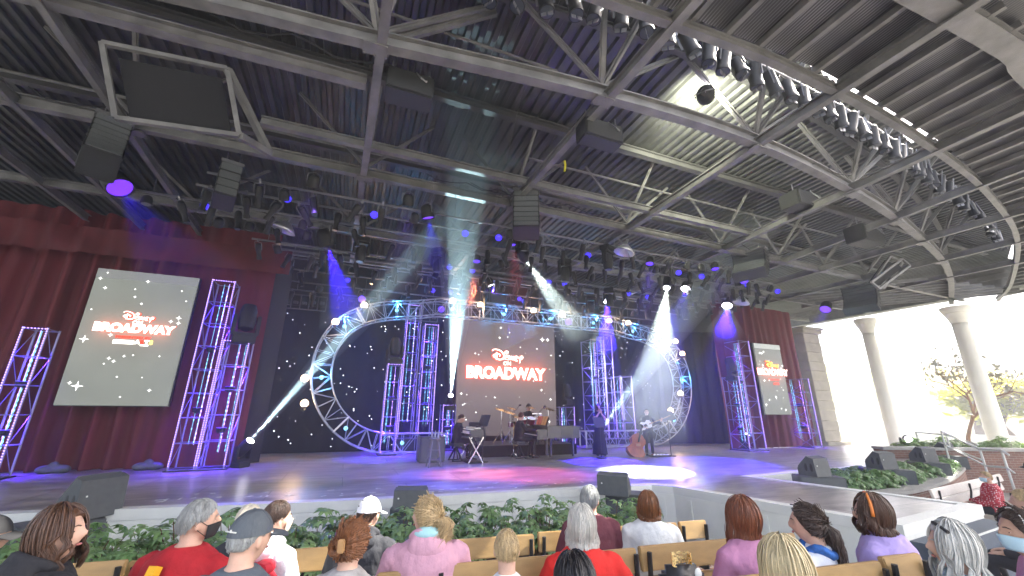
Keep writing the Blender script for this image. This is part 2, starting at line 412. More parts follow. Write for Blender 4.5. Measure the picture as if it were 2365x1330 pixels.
for a_, z_ in ((7.0, ZD - .22), (9.8, ZD - .22), (5.0, ZD - .16)):
    if a_ == 5.0: beam('upper_chord', smooth_curve([TA(t, a - .15) for t, a in zip(BIGT, BIGA)], 8), .12, .14, z_ , 'steel_dark')
    else: beam('upper_chord', [TA(-14, a_), TA(24, a_)], .16, .2, z_, 'steel_dark')
# gusset plates with bolts at the crossings, conduit and loose cable runs
for t, _ in nodes:
    for a in (bigA(t), 8.5, 11.8):
        if t > 17 and a > 11: continue
        b = MB(); c = TA(t, a, ZC - .045); b.box(c, (.34, .22, .016), AN)
        for q in (-1, 1):
            for p_ in (-1, 0, 1): b.lathe([(.018, -.012), (.018, 0)], c + TV * .15 * p_ + AV * .1 * q - Vector((0, 0, .009)), 6)
        b.build('gusset_plate', 'steel', roof, world=RO_)
rc_ = random.Random(12)
for k in range(16):
    t = rc_.uniform(-6, 17); a = rc_.choice((bigA(t) + .12, 8.62, 8.3, 7.6, 11.9)); n_ = 14; ln_ = rc_.uniform(2.2, 4.5); sg = rc_.uniform(.05, .28)
    b = MB(); b.path([TA(t + ln_ * i / n_, a + .03 * math.sin(i * 1.9), ZC + .32 - sg * math.sin(math.pi * (i / n_ * 3 % 1))) for i in range(n_ + 1)], .014, 5); b.build('cable_run', 'black', roof, world=RO_)
for t_0, t_1, a in ((-12, 3, 5.3), (3.6, 20, 8.0), (-10, 16, 9.3)):
    b = MB(); b.tube(TA(t_0, a, ZD - .35), TA(t_1, a, ZD - .35), .03, 7); b.build('conduit', 'steel', roof, world=RO_)
for k in range(14):
    t = rc_.uniform(-5, 16); a = rc_.choice((bigA(t) + .2, 8.7, 11.7)); b = MB(); b.bbox(TA(t, a, ZC + .36), (.22, .16, .14), .01, AN); b.build('junction_box', 'steel_dark', roof, world=RO_)
# corrugated deck, ribs running up-stage, open along a daylight slot above the lamps
b = MB(); pitch = .24; prof = [(0, 0), (.09, 0), (.12, .065), (.21, .065)]
sx = []; t = -17.
while t < 29.2:
    for dx, dz in prof: sx.append((t + dx, dz))
    t += pitch
vs = []; fs = []
for i, (t, dz) in enumerate(sx):
    a0 = bigA(min(t, 24)) - .9 if t > 3 else bigA(t) - 3.6
    if t > 12.5: a0 = bigA(min(t, 26.3)) - .9 - min(1.3, (t - 12.5) * .8)
    vs += [TA(t, a0, ZD + dz), TA(t, 18.5, ZD + dz)]
    if i: fs.append((2 * i - 2, 2 * i, 2 * i + 1, 2 * i - 1))
b.add(vs, fs); b.build('corrugated_deck', 'deck_steel', roof, world=RO_)
# perforated soffit panels with joists on the audience side
m, t_, bs = nmat('perf_panel'); bs.inputs['Base Color'].default_value = (.10, .10, .105, 1); bs.inputs['Roughness'].default_value = .5
tc = t_.nodes.new('ShaderNodeTexCoord'); mp = t_.nodes.new('ShaderNodeMapping'); mp.inputs['Rotation'].default_value = (0, 0, -AN); t_.links.new(tc.outputs['Object'], mp.inputs[0])
wv = t_.nodes.new('ShaderNodeTexWave'); wv.inputs['Scale'].default_value = 6.5; wv.bands_direction = 'X'; t_.links.new(mp.outputs[0], wv.inputs['Vector'])
nz = t_.nodes.new('ShaderNodeTexNoise'); nz.inputs['Scale'].default_value = 1.2; t_.links.new(mp.outputs[0], nz.inputs['Vector'])
ad = t_.nodes.new('ShaderNodeMath'); ad.operation = 'MULTIPLY'; t_.links.new(wv.outputs[0], ad.inputs[0]); t_.links.new(nz.outputs[0], ad.inputs[1])
cr = t_.nodes.new('ShaderNodeValToRGB'); cr.color_ramp.elements[0].color = (.025, .025, .028, 1); cr.color_ramp.elements[1].color = (.17, .17, .175, 1); cr.color_ramp.elements[0].position = .2; cr.color_ramp.elements[1].position = .6
t_.links.new(ad.outputs[0], cr.inputs[0]); t_.links.new(cr.outputs[0], bs.inputs['Base Color'])
b = MB(); vs = []; n = 40
for i in range(n + 1):
    t = -8 + i * 36 / n; ao = interp(t, OUTT, OUTA) - .08; ai = ao - 4.2
    for a_, z_ in ((ao, ZC + .26), (ai, ZC + .5)): vs.append(TA(t, a_, z_))
b.add(vs, [(2 * i, 2 * i + 1, 2 * i + 3, 2 * i + 2) for i in range(n)]); b.build('soffit_panel', 'perf_panel', roof, world=RO_)
t = 3.2
while t < 26:
    ao = interp(t, OUTT, OUTA)
    b = MB(); b.bar(TA(t, ao - .05, ZC + .2), TA(t + .05, ao - 1.75, ZC + .26), .075, .1); b.build('joist', 'steel', roof, world=RO_); t += .62
# side fascia carried by the columns
C1 = atz(1998, 728, ZC - .35); C2 = atz(2206, 698, ZC - .35); C1.z = C2.z = 0; F0 = TA(28.2, 21); F1 = TA(29.4, 0)
fd = (C2 - C1).normalized()
b = MB(); sweep(b, [F0 + Vector((0, 0, ZC + .8)), F1 + Vector((0, 0, ZC + .8))], [(-.18, 0), (.18, 0), (.18, .5), (.28, .5), (.28, 1.2), (-.18, 1.2)])
b.build('fascia', 'steel', roof, world=RO_)
b = MB(); sweep(b, [F0 + Vector((0, 0, ZC + .72)), F1 + Vector((0, 0, ZC + .72))], [(-.3, 0), (.3, 0), (.3, .06), (-.3, .06)]); b.build('fascia_flange', 'steel', roof, world=RO_)
# big columns
def column(c, label, r=.29):
    th = thing('column', label, 'column', (c.x, c.y, 0), 0, 'round columns at the open side')
    H = ZC - .3
    b = MB(); n = 40; secs = []
    b.lathe([(r * 1.02, .3), (r, 1.0), (r * .99, 2.5), (r * .95, 4.5), (r * .86, H - .9), (r * .88, H - .75)], n=32); b.build('shaft', 'column_stone', th, smooth=True)
    b = MB(); b.lathe([(r * .88, H - .75), (r * 1.0, H - .62), (r * 1.15, H - .45), (r * 1.4, H - .30), (r * 1.38, H - .27), (r * 1.62, H - .12), (r * 1.62, H)], n=32); b.build('capital', 'column_stone', th, smooth=True, ang=35)
    b = MB(); b.lathe([(r * 1.25, .0), (r * 1.25, .2), (r * 1.02, .3)], n=32); b.build('base', 'column_stone', th, smooth=True, ang=35)
column(C1, 'pale round column further from the camera, beside the stone pilaster')
column(C2, 'pale round column nearest the right edge of the view, beside the small tree', .32)
# ================================================================= BACK OF THE STAGE
mat('curtain_red', (.115, .010, .016), .75, 0, .25, 3, .25, 50, stretch=(1, 1, .12))
mat('valance_red', (.10, .009, .014), .75, 0, .2, 3, .25, 50)
mat('star_cloth', (.006, .007, .014), .95, 0, .2, 2)
mat('stone', (.46, .43, .36), .8, 0, .12, 2.5, .2, 18)
emi('star', (.9, .92, 1.), 2.0)
def yz(q, z): return Vector((q.x, q.y, z))
def wall_panel(name, t0, t1, a, z0, z1, m, label, cat, th=.15):
    c = TA((t0 + t1) / 2, a, z0); b = MB()
    b.box((0, 0, (z1 - z0) / 2), (t1 - t0, th, z1 - z0)); o = b.build(name, m); o.location = c; o.rotation_euler.z = AN
    return tag(o, label, cat)
wall_panel('back_wall', -13.5, 23, 17.9, ZS, 9.0, 'black', 'black rear wall of the stage house behind all the drapes', 'wall')
def pleats(t0, t1, a0, a1, z0, z1, amp, lam, seed, flare=0., nz=10):
    r = random.Random(seed); b = MB(); L_ = t1 - t0; n = max(12, int(L_ / lam * 9)); ph = [r.uniform(0, 6.28) for _ in range(6)]
    vs = []
    for k in range(nz + 1):
        f = k / nz
        for i in range(n + 1):
            u = i / n; s = u * L_
            w = s / lam * 2 * math.pi + .9 * math.sin(s * 1.3 + ph[0]) + .35 * math.sin(f * 3 + s * 2 + ph[2])
            am = amp * (.55 + .45 * math.sin(s * .9 + ph[1])) * (1 + flare * (1 - f))
            d = am * (math.sin(w) + .35 * math.sin(2 * w + ph[3])) + .04 * math.sin(s * 3.3 + f * 5 + ph[4])
            tt = t0 + s + am * .4 * math.cos(w)
            vs.append((tt, a0 + (a1 - a0) * u - d, z0 + (z1 - z0) * f))
    vs = [TA(*v) for v in vs]
    b.add(vs, [(k * (n + 1) + i, k * (n + 1) + i + 1, (k + 1) * (n + 1) + i + 1, (k + 1) * (n + 1) + i) for k in range(nz) for i in range(n)])
    return b
def drape(name, label, cat, m, *a, **k):
    b = pleats(*a, **k); o = b.build(name, m, smooth=True, world=TA((a[0] + a[1]) / 2, a[2], a[4])); return tag(o, label, cat)
cl = ata(590, 900, 13.5); TL1 = tof(cl)
drape('house_curtain', 'deep red pleated curtain behind the large left hand screen', 'curtain', 'curtain_red', -9.6, TL1, 13.9, 13.5, ZS + .01, 7.75, .13, .52, 1, flare=.5)
v0 = ata(120, 590, 13.0); v1 = ata(666, 640, 13.0)
drape('curtain_valance', 'pleated dark red valance along the top of the left curtain', 'valance', 'valance_red', -9.4, tof(v1), 13.25, 13.05, v1.z, ata(666, 588, 13.0).z + .02, .05, .6, 2, nz=4)
r0 = ata(1692, 1030, 12.9); r1 = ata(1906, 1020, 12.9)
drape('house_curtain', 'dark red pleated curtain behind the smaller right hand screen', 'curtain', 'curtain_red', tof(r0), tof(r1) + .1, 13.0, 13.2, ZS + .01, ata(1660, 742, 13).z + 1.1, .12, .5, 4, flare=.4)
drape('drape_leg', 'narrow black drape between the left curtain and the starry backdrop', 'drape', 'black_cloth', TL1 - .1, TL1 + .35, 13.7, 14.2, ZS + .01, 7.0, .06, .4, 5)
drape('drape_leg', 'black drape tucked in behind the right red curtain', 'drape', 'black_cloth', 14.7, 17.8, 16.3, 15.3, ZS + .01, 6.5, .06, .5, 6)
# star cloth
SA = 16.7; s0 = ata(585, 900, SA); zt = ata(700, 714, SA).z
b = pleats(tof(s0) - .6, 14.8, SA, SA, ZS + .01, zt, .03, .8, 9)
sc_ = thing('star_backdrop', 'black backdrop sprinkled with tiny white star lights', 'backdrop', TA(6, SA, ZS)); w0 = Vector(sc_.location)
b.build('cloth', 'star_cloth', sc_, smooth=True, world=w0)
b = MB(); r = random.Random(11)
for i in range(330):
    t, z = r.uniform(tof(s0) - .4, 14.4), r.uniform(ZS + .15, zt - .1); q = r.uniform(.010, .021); c = TA(t, SA - .11, z)
    b.add([c + TV * q, c + Vector((0, 0, q)), c - TV * q, c - Vector((0, 0, q)), c - AV * q, c + AV * q], [(0, 1, 4), (1, 2, 4), (2, 3, 4), (3, 0, 4), (1, 0, 5), (2, 1, 5), (3, 2, 5), (0, 3, 5)])
tag(b.build('star_light', 'star', sc_, world=w0), kind='stuff')
# upstage clutter above the backdrop: dark boxes and frames hung in the fly space
mat('clutter', (.10, .10, .11), .5, .3, .3, 6)

# stone pilasters either side
def pilaster(t, a, label, w=1.25, d=1.0, h=5.3):
    p = thing('stone_pilaster', label, 'pilaster', TA(t, a, ZS - .1), AN)
    b = MB(); z = .25; k = 0
    while z < h:
        hh = .46 if k % 2 else .5
        b.bbox((0, 0, z + hh / 2 - .006), (w - (.0 if k % 2 else .02), d - (.0 if k % 2 else .02), hh - .012), .018); z += hh; k += 1
    b.build('ashlar_block', 'stone', p)
    b = MB(); b.bbox((0, 0, .12), (w + .5, d + .5, .24), .03); b.build('plinth', 'stone', p)
    b = MB(); b.bbox((0, 0, z + .1), (w + .25, d + .25, .2), .03); b.bbox((0, 0, z + .26), (w + .4, d + .4, .12), .03); b.build('cap', 'stone', p)
sp = ata(1898, 1018, 13.9)
pilaster(tof(sp) + .35, 13.9, 'pale stone block pilaster between the right curtain and the open air')
pilaster(-10.1, 13.9, 'pale stone pilaster at the far left edge behind the curtain', 1.4, 1.2)

# ================================================================= SCREENS
def text_mesh(body, size, off=0., ext=.006, align='CENTER', sx=1.):
    cu = bpy.data.curves.new('lettering', 'FONT'); cu.body = body; cu.size = size; cu.offset = off; cu.extrude = ext; cu.align_x = align; cu.resolution_u = 4
    o = bpy.data.objects.new('tmp', cu); COL.objects.link(o); bpy.context.view_layer.update()
    me = bpy.data.meshes.new_from_object(o.evaluated_get(bpy.context.evaluated_depsgraph_get()))
    bpy.data.objects.remove(o); bpy.data.curves.remove(cu)
    for v in me.vertices: v.co.x *= sx
    return me
def lettering(parent, body, size, x, z, y, m, off=0., sx=1., name='lettering'):
    me = text_mesh(body, size, off, sx=sx); me.transform(Matrix.Rotation(R(90), 4, 'X')); me.materials.clear(); me.materials.append(MATS[m])
    o = bpy.data.objects.new(name, me); COL.objects.link(o); o.parent = parent; o.location = (x, y, z); return o
SCRIPT = [[(-.4, .72), (-.28, .86), (.1, .9), (.62, .72), (.95, .32), (.85, -.08), (.4, -.2), (-.02, -.02), (-.28, .2), (-.05, .36), (.3, .42), (.52, .3), (.42, .14)],
          [(.1, .6), (.09, .2), (.08, -.24)], [(1.14, .28), (1.12, .05), (1.1, -.15)], [(1.02, .58), (1.2, .76), (1.42, .68), (1.28, .5), (1.06, .54)],
          [(1.64, .26), (1.38, .3), (1.34, .15), (1.6, .06), (1.54, -.14), (1.28, -.14)], [(1.78, -.18), (1.8, .06), (1.8, .28)], [(1.8, .28), (1.94, .04), (2.06, -.18)], [(2.06, -.18), (2.1, .05), (2.12, .28)],
          [(2.66, .22), (2.4, .25), (2.32, .02), (2.34, -.2), (2.64, -.22)], [(2.34, .02), (2.44, .03), (2.56, .03)], [(2.78, .22), (2.84, .0), (3.06, -.02), (3.22, .18), (3.08, .3), (2.98, .08), (2.86, -.48)]]
def script(parent, sc, x, z, y, m, r):
    b = MB()
    for stroke in SCRIPT:
        pts = smooth_curve([(p[0] * sc, 0, p[1] * sc) for p in stroke], 6 if len(stroke) > 3 else 3)
        rr_ = [r * (.55 + .45 * math.sin(math.pi * (i + .5) / len(pts))) for i in range(len(pts))]
        b.path(pts, rr_, 6)
    o = b.build('script_lettering', m, parent); o.location = (x, y, z); return o
emi('text_white', (1., .96, .82), .9); emi('text_red', (1., .05, .015), .55); emi('text_yellow', (1., .75, .15), .8); emi('text_small', (1., .12, .08), .45); emi('sparkle', (1, 1, .95), 1.2)
def screen_mat(name, base, k, cx, cz, hw, hh, glow):   # screen picture: flat tone, red-orange glow round the title
    m, t, bs = nmat(name); bs.inputs['Base Color'].default_value = (.03, .03, .03, 1); bs.inputs['Roughness'].default_value = .35
    tc = t.nodes.new('ShaderNodeTexCoord'); sp_ = t.nodes.new('ShaderNodeSeparateXYZ'); t.links.new(tc.outputs['Object'], sp_.inputs[0])
    def M(op, a, b=None):
        n = t.nodes.new('ShaderNodeMath'); n.operation = op
        for i, v in enumerate((a, b)):
            if v is None: continue
            if isinstance(v, (int, float)): n.inputs[i].default_value = v
            else: t.links.new(v, n.inputs[i])
        return n.outputs[0]
    dx = M('MAXIMUM', M('SUBTRACT', M('ABSOLUTE', M('SUBTRACT', sp_.outputs[0], cx)), hw), 0)
    dz = M('MAXIMUM', M('SUBTRACT', M('ABSOLUTE', M('SUBTRACT', sp_.outputs[2], cz)), hh), 0)
    d = M('SQRT', M('ADD', M('MULTIPLY', dx, dx), M('MULTIPLY', dz, dz)))
    g = M('POWER', 2.718, M('MULTIPLY', d, -glow)); g2 = M('POWER', 2.718, M('MULTIPLY', d, -glow * .33))
    nz_ = t.nodes.new('ShaderNodeTexNoise'); nz_.inputs['Scale'].default_value = 1.1; t.links.new(tc.outputs['Object'], nz_.inputs['Vector'])
    def C(f, col):
        n = t.nodes.new('ShaderNodeVectorMath'); n.operation = 'SCALE'; n.inputs[0].default_value = col; t.links.new(f, n.inputs['Scale']); return n.outputs[0]
    def A(a, b):
        n = t.nodes.new('ShaderNodeVectorMath'); n.operation = 'ADD'; t.links.new(a, n.inputs[0]); t.links.new(b, n.inputs[1]); return n.outputs[0]
    f0 = M('ADD', M('MULTIPLY', nz_.outputs[0], .5), .75)
    tot = A(A(C(f0, base), C(g, (1.1 * k, .10 * k, .015 * k))), C(g2, (.30 * k, .10 * k, .03 * k)))
    t.links.new(tot, bs.inputs['Emission Color']); bs.inputs['Emission Strength'].default_value = .58
def sparkle(mb, x, z, y, s):
    for k in range(2):
        u = Vector((1, 0, 0)) if k else Vector((0, 0, 1)); v = Vector((0, 0, 1)) if k else Vector((1, 0, 0)); c = Vector((x, y - .002 * k, z))
        mb.add([c + u * s, c + v * s * .16, c - u * s, c - v * s * .16], [(0, 1, 2, 3)] if k else [(3, 2, 1, 0)])
    mb.ell((x, y - .004, z), (s * .3, .003, s * .3), 8, 4)
def screen(label, t0, t1, a, z0, z1, m, rz=AN):
    s = thing('video_screen', label, 'screen', TA((t0 + t1) / 2, a, z0), rz); w = t1 - t0; h = z1 - z0
    b = MB(); b.box((0, .0, h / 2), (w, .06, h)); b.build('display', m, s)
    b = MB(); b.box((0, .09, h / 2), (w + .04, .1, h + .04)); b.build('housing', 'black', s)
    return s, w, h
# left
p00, p10, p11, p01 = ata(140, 948, 13.1), ata(397, 951, 13.1), ata(463, 657, 13.1), ata(235, 637, 13.1)
L0, L1 = tof((p00 + p01) / 2), tof((p10 + p11) / 2); Z0, Z1 = (p00.z + p10.z) / 2, (p11.z + p01.z) / 2
W_ = L1 - L0; H_ = Z1 - Z0
screen_mat('screen_left', (.070, .075, .064), .15, 0, H_ * .555, W_ * .27, H_ * .025, 10)
s, w, h = screen('large pale grey side screen with the red and white show title on the left curtain', L0, L1, 12.95, Z0, Z1, 'screen_left')
b = MB(); b.box((0, -.034, h * .965), (w, .008, h * .07)); b.build('dark_band', mat('screen_band', (.2, .2, .2), .5, var=.05, emit=(.045, .048, .045), es=.58), s)
script(s, .175, -.22, h * .635, -.045, 'text_red', .034); script(s, .175, -.22, h * .635, -.08, 'text_white', .014)
lettering(s, 'ON', .13, .03, h * .592, -.04, 'text_white', .004)
lettering(s, 'BROADWAY', .285, 0, h * .53, -.036, 'text_red', .028, sx=.99); lettering(s, 'BROADWAY', .285, 0, h * .53, -.05, 'text_white', .018, sx=.99)
lettering(s, 'PRESENTED BY', .085, .03, h * .482, -.04, 'text_red', .006, sx=1.25)
b = MB(); b.bbox((-.14, -.045, h * .445 + .03), (.42, .012, .10), .005); b.bbox((.29, -.045, h * .445 - .03), (.17, .012, .04), .005); b.build('small_logo_bar', 'text_white', s)
for k_, (ch, mm) in enumerate((('A', 'text_white'), ('R', 'text_red'), ('T', 'text_white'), ('S', 'text_yellow'))): lettering(s, ch, .135, .14 + k_ * .093, h * .445, -.055, mm, .010)
b = MB(); r = random.Random(21)
for x, z, q in ((.0, .93, .05), (-.38, .85, .05), (-.1, .86, .03), (-.08, .80, .04), (-.42, .46, .1), (-.2, .5, .06), (.33, .63, .06), (.4, .66, .07), (.41, .62, .06), (-.15, .33, .05), (-.1, .31, .05), (-.02, .35, .04), (.06, .36, .03), (-.18, .29, .03), (-.35, .13, .12), (-.42, .15, .05), (.3, .11, .05), (.31, .36, .03), (.43, .8, .03), (.36, .88, .03), (-.0, .75, .04), (-.03, .2, .03), (.05, .06, .03), (-.44, .68, .03), (.2, .2, .02), (-.45, .92, .05), (-.4, .97, .03)):
    sparkle(b, x * w, z * h, -.05, q)
tag(b.build('sparkle', 'sparkle', s), kind='stuff')
# right
q00, q10, q11, q01 = ata(1770, 948, 12.7), ata(1832, 949, 12.7), ata(1800, 788, 12.7), ata(1742, 786, 12.7)
L0, L1 = tof((q00 + q01) / 2), tof((q10 + q11) / 2); Z0, Z1 = (q00.z + q10.z) / 2, (q11.z + q01.z) / 2; W_, H_ = L1 - L0, Z1 - Z0
screen_mat('screen_right', (.060, .066, .060), .15, 0, H_ * .58, W_ * .3, H_ * .03, 8)
s, w, h = screen('small grey side screen half hidden behind the far right truss tower', L0, L1, 12.7, Z0, Z1, 'screen_right')
b = MB(); b.box((0, -.034, h * .965), (w, .008, h * .07)); b.build('bright_band', mat('screen_band2', (.3, .3, .3), .5, var=.05, emit=(.12, .13, .12), es=.58), s)
script(s, .22, -.25, h * .68, -.05, 'text_red', .04); script(s, .22, -.25, h * .68, -.09, 'text_yellow', .016)
lettering(s, 'BROADWAY', .38, .05, h * .55, -.036, 'text_red', .03, sx=.9); lettering(s, 'BROADWAY', .38, .05, h * .55, -.05, 'text_white', .012, sx=.9)
lettering(s, 'PRESENTED BY', .11, .05, h * .47, -.04, 'text_small', .002); lettering(s, 'ARTS', .16, .16, h * .41, -.04, 'text_small', .006)
b = MB()
for i in range(26): sparkle(b, r.uniform(-.46, .46) * w, r.uniform(.05, .92) * h, -.05, r.choice((.03, .03, .05, .07)))
tag(b.build('sparkle', 'sparkle', s), kind='stuff')
# centre
CA = 16.2; c0, c1 = ata(1059, 850, CA), ata(1284, 850, CA); L0, L1 = tof(c0), tof(c1); Z1 = ata(1170, 757, CA).z + .25; Z0 = ZS + .5; W_, H_ = L1 - L0, Z1 - Z0
tz = ata(1172, 855, CA).z - Z0; txm = tof(ata(1172, 855, CA)) - (L0 + L1) / 2
screen_mat('screen_mid', (.042, .034, .034), .20, txm, tz, W_ * .33, .08, 5)
s, w, h = screen('tall centre screen glowing with the red and white show title behind the drummer', L0, L1, CA, Z0, Z1, 'screen_mid')
hw = tof(ata(1256, 855, CA)) - tof(ata(1088, 855, CA)); fs = hw / 5.0
script(s, hw * .115, txm - hw * .16, tz + fs * .74, -.06, 'text_red', .07); script(s, hw * .115, txm - hw * .16, tz + fs * .74, -.13, 'text_white', .034)
lettering(s, 'ON', fs * .34, txm + .02, tz + fs * .31, -.045, 'text_white', .004)
lettering(s, 'BROADWAY', fs * .97, txm, tz - fs * .52, -.036, 'text_red', .07, sx=.96); lettering(s, 'BROADWAY', fs * .97, txm, tz - fs * .52, -.05, 'text_white', .034, sx=.96)
b = MB()
for i in range(44): sparkle(b, r.uniform(-.47, .47) * w, r.uniform(.02, .95) * h, -.05, r.choice((.03, .03, .04, .05, .07)))
sparkle(b, .36 * w, .86 * h, -.05, .13); sparkle(b, .42 * w, .86 * h, -.05, .1)
tag(b.build('sparkle', 'sparkle', s), kind='stuff')

# ================================================================= TRUSS TOWERS
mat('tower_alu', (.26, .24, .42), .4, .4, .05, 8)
def tower(label, pl, pr, yb, pxt, yt, a, zbase=ZS, d=None, strips=(1, 1, 1, 0), rz=AN, pools=True, en=140.):
    q0, q1 = ata(pl, yb, a), ata(pr, yb, a); c = (q0 + q1) / 2; w = (q1 - q0).length; h = hgt(pxt, yt, c) - zbase; d = d or w
    c = Vector((c.x, c.y, zbase)) + AV * d / 2
    th = thing('truss_tower', label, 'truss tower', c, rz); x, y = w / 2, d / 2
    for sx_, sy in ((-1, -1), (1, -1), (1, 1), (-1, 1)):
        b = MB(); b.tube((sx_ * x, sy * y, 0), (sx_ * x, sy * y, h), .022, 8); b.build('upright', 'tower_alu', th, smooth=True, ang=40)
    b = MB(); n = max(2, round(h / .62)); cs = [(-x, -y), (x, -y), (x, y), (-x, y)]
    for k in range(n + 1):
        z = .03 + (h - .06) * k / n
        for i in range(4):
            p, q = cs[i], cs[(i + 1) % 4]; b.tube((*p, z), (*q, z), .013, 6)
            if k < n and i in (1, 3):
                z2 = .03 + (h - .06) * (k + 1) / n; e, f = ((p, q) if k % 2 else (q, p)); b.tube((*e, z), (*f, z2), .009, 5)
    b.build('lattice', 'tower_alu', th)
    b = MB(); b.box((0, 0, -.0 + .012), (w + .14, d + .14, .024)); b.build('base_plate', 'black', th)
    def strip(p, q, off):
        b = MB(); L_ = (Vector(q) - Vector(p)).length; m_ = int(L_ / .055)
        for i in range(m_):
            c_ = Vector(p).lerp(Vector(q), (i + .5) / m_) + Vector(off); b.box(c_, (.017, .012, .017))
        tag(b.build('led_strip', 'led_white', th), kind='stuff')
    if strips[0]: strip((-x, -y, .1), (-x, -y, h), (0, -.03, 0))
    if strips[1]: strip((x, -y, .1), (x, -y, h), (0, -.03, 0))
    if strips[2]: strip((-x, -y, h - .03), (x, -y, h - .03), (0, -.03, 0))
    r_ = random.Random(int(pl * 7))                   # strings of little lights hanging inside
    for k in range(3):
        xx, yy = r_.uniform(-.6, .6) * x, r_.uniform(-.4, .6) * y; z = h - .3
        b = MB(); b.tube((xx, yy, h * .12), (xx, yy, h - .05), .003, 4)
        while z > h * .12:
            if r_.random() < .62: b.box((xx, yy, z), (.014, .014, .05))
            z -= .11
        b.build('light_string', 'led_cyan' if k else 'led_white', th)
    for z in ([h * .62, h * .3] if h > 2.5 else [h * .5]):   # fixtures inside, glowing blue
        b = MB(); b.lathe([(.05, z - .12), (.10, z - .1), (.13, z), (.125, z + .012)], n=12); il = b.build('inner_lamp', 'black', th)
        b = MB(); b.lathe([(.001, z + .016), (.115, z + .016), (.115, z + .02), (.001, z + .02)], n=12, cap=False); b.build('lens', 'lens_blue', il)
    if pools:
        for z in ([h - .12, h * .52] if h > 2.5 else [h - .1]):
            light('SPOT', 'tower_glow', c + Vector((0, 0, z)), en, (.09, .02, 1.), target=c, size=.04, ang=75, blend=1., parent=th)
    return th, c, h
tower('broad truss tower with white light strips at the left edge', -66, -2, 1112, 45, 767, 12.5, strips=(1, 1, 1, 0))
tower('tallest truss tower with white light strips beside the left screen', 393, 453, 1094, 490, 652, 12.8)
tower('truss tower joined to the right of the tallest left tower, moving light on top', 459, 522, 1091, 520, 792, 12.8)
tower('half height truss tower standing in front of the left end of the ring', 882, 916, 1053, 900, 843, 15.0)
RB = thing('riser_box', 'low black box carrying two tall truss towers', 'riser', Vector((0, 0, 0)))
g0, g1 = ata(919, 1050, 15.5), ata(1004, 1050, 15.5); gc = (g0 + g1) / 2; RB.location = (gc.x, gc.y, ZS); RB.rotation_euler.z = AN
b = MB(); b.bbox((0, .5, .21), ((g1 - g0).length, 1.0, .42), .02); b.build('box', 'black', RB); b = MB(); b.box((0, .5, .431), ((g1 - g0).length - .06, .94, .016)); b.build('carpet_top', 'black_cloth', RB)
tower('tall truss tower reaching up through the ring, on the black box', 922, 956, 1024, 947, 706, 15.7, ZS + .44, strips=(1, 0, 1, 0))
tower('tall truss tower on the black box just left of the centre screen', 968, 1001, 1024, 1000, 751, 15.65, ZS + .44)
tower('waist high truss tower behind the keyboard player', 1024, 1054, 1030, 1040, 936, 16.0, strips=(1, 0, 1, 0))
tower('waist high truss tower right of the centre screen behind the grand piano', 1299, 1334, 1030, 1315, 937, 15.9, strips=(0, 1, 0, 0))
tower('tallest truss tower right of the centre screen, behind the flute player', 1381, 1412, 1020, 1385, 781, 15.1, ZS + .3, strips=(0, 1, 0, 0), d=.8)
tower('slim tall truss tower half hidden behind its neighbour in the blue haze', 1414, 1432, 1018, 1407, 770, 15.6, ZS + .3, strips=(0, 1, 0, 0), d=.6)
tower('lower truss tower in the haze beside the guitar player', 1448, 1474, 1012, 1446, 864, 15.2, ZS + .3, strips=(0, 1, 0, 0), d=.7)
tower('tall truss tower in front of the right hand screen', 1751, 1775, 1032, 1737, 777, 12.3, strips=(0, 1, 0, 0), d=.9)
tower('lower truss tower attached left of the tall one by the right screen', 1737, 1749, 1032, 1708, 861, 12.2, strips=(1, 0, 0, 0), d=.8)
tower('lone truss tower against the right edge of the red curtain', 1886, 1903, 1023, 1859, 864, 12.4, strips=(0, 1, 0, 0), d=.9)

# ================================================================= RING TRUSS
mat('ring_alu', (.36, .40, .46), .35, .6, .06, 8)
RGA = 15.25; ll = ata(719, 885, RGA); rl = ata(1588, 868, RGA); tc_ = (tof(ll) + tof(rl)) / 2; ra_ = (tof(rl) - tof(ll)) / 2
ztop = ata(1100, 703, RGA).z; zb_ = ZS + .06; zc_ = (ztop + zb_) / 2; rb_ = (ztop - zb_) / 2
ring = thing('ring_truss', 'huge oval lighting truss arching over the band in front of the starry backdrop', 'ring truss', TA(tc_, RGA, ZS)); w0 = Vector(ring.location)
def rp(th, off, da):                                  # two half circles joined by straight runs
    r_ = rb_ - off; L_ = ra_ - rb_; q = (th / (2 * math.pi)) % 1 * 4; per = 2 * L_ + math.pi * r_
    sd_ = q * per / 2; A1 = math.pi * r_ / 2; x = z = 0
    if sd_ < A1: a = sd_ / r_; x, z = L_ + r_ * math.cos(a), r_ * math.sin(a)
    elif sd_ < A1 + 2 * L_: x, z = L_ - (sd_ - A1), r_
    elif sd_ < 3 * A1 + 2 * L_: a = math.pi / 2 + (sd_ - A1 - 2 * L_) / r_; x, z = -L_ + r_ * math.cos(a), r_ * math.sin(a)
    elif sd_ < 3 * A1 + 4 * L_: x, z = -L_ + (sd_ - 3 * A1 - 2 * L_), -r_
    else: a = -math.pi / 2 + (sd_ - 3 * A1 - 4 * L_) / r_; x, z = L_ + r_ * math.cos(a), r_ * math.sin(a)
    return TA(tc_ + x, RGA + da, zc_ + z)
_rp = rp
def rp(th, off, da):
    p = _rp(th, 0, 0); x = tof(p) - tc_; z = p.z - zc_; L_ = ra_ - rb_; cx = max(-L_, min(L_, x)); v = Vector((x - cx, 0, z)).normalized(); 
    if z > 0: z = z * (1 - .10 * math.sin(math.pi * min(1, max(0, (abs(x) - L_ * .75) / (ra_ - L_ * .75)))))
    return TA(tc_ + x - v.x * off, RGA + da, zc_ + z - v.z * off)
NR = 160
ths = []
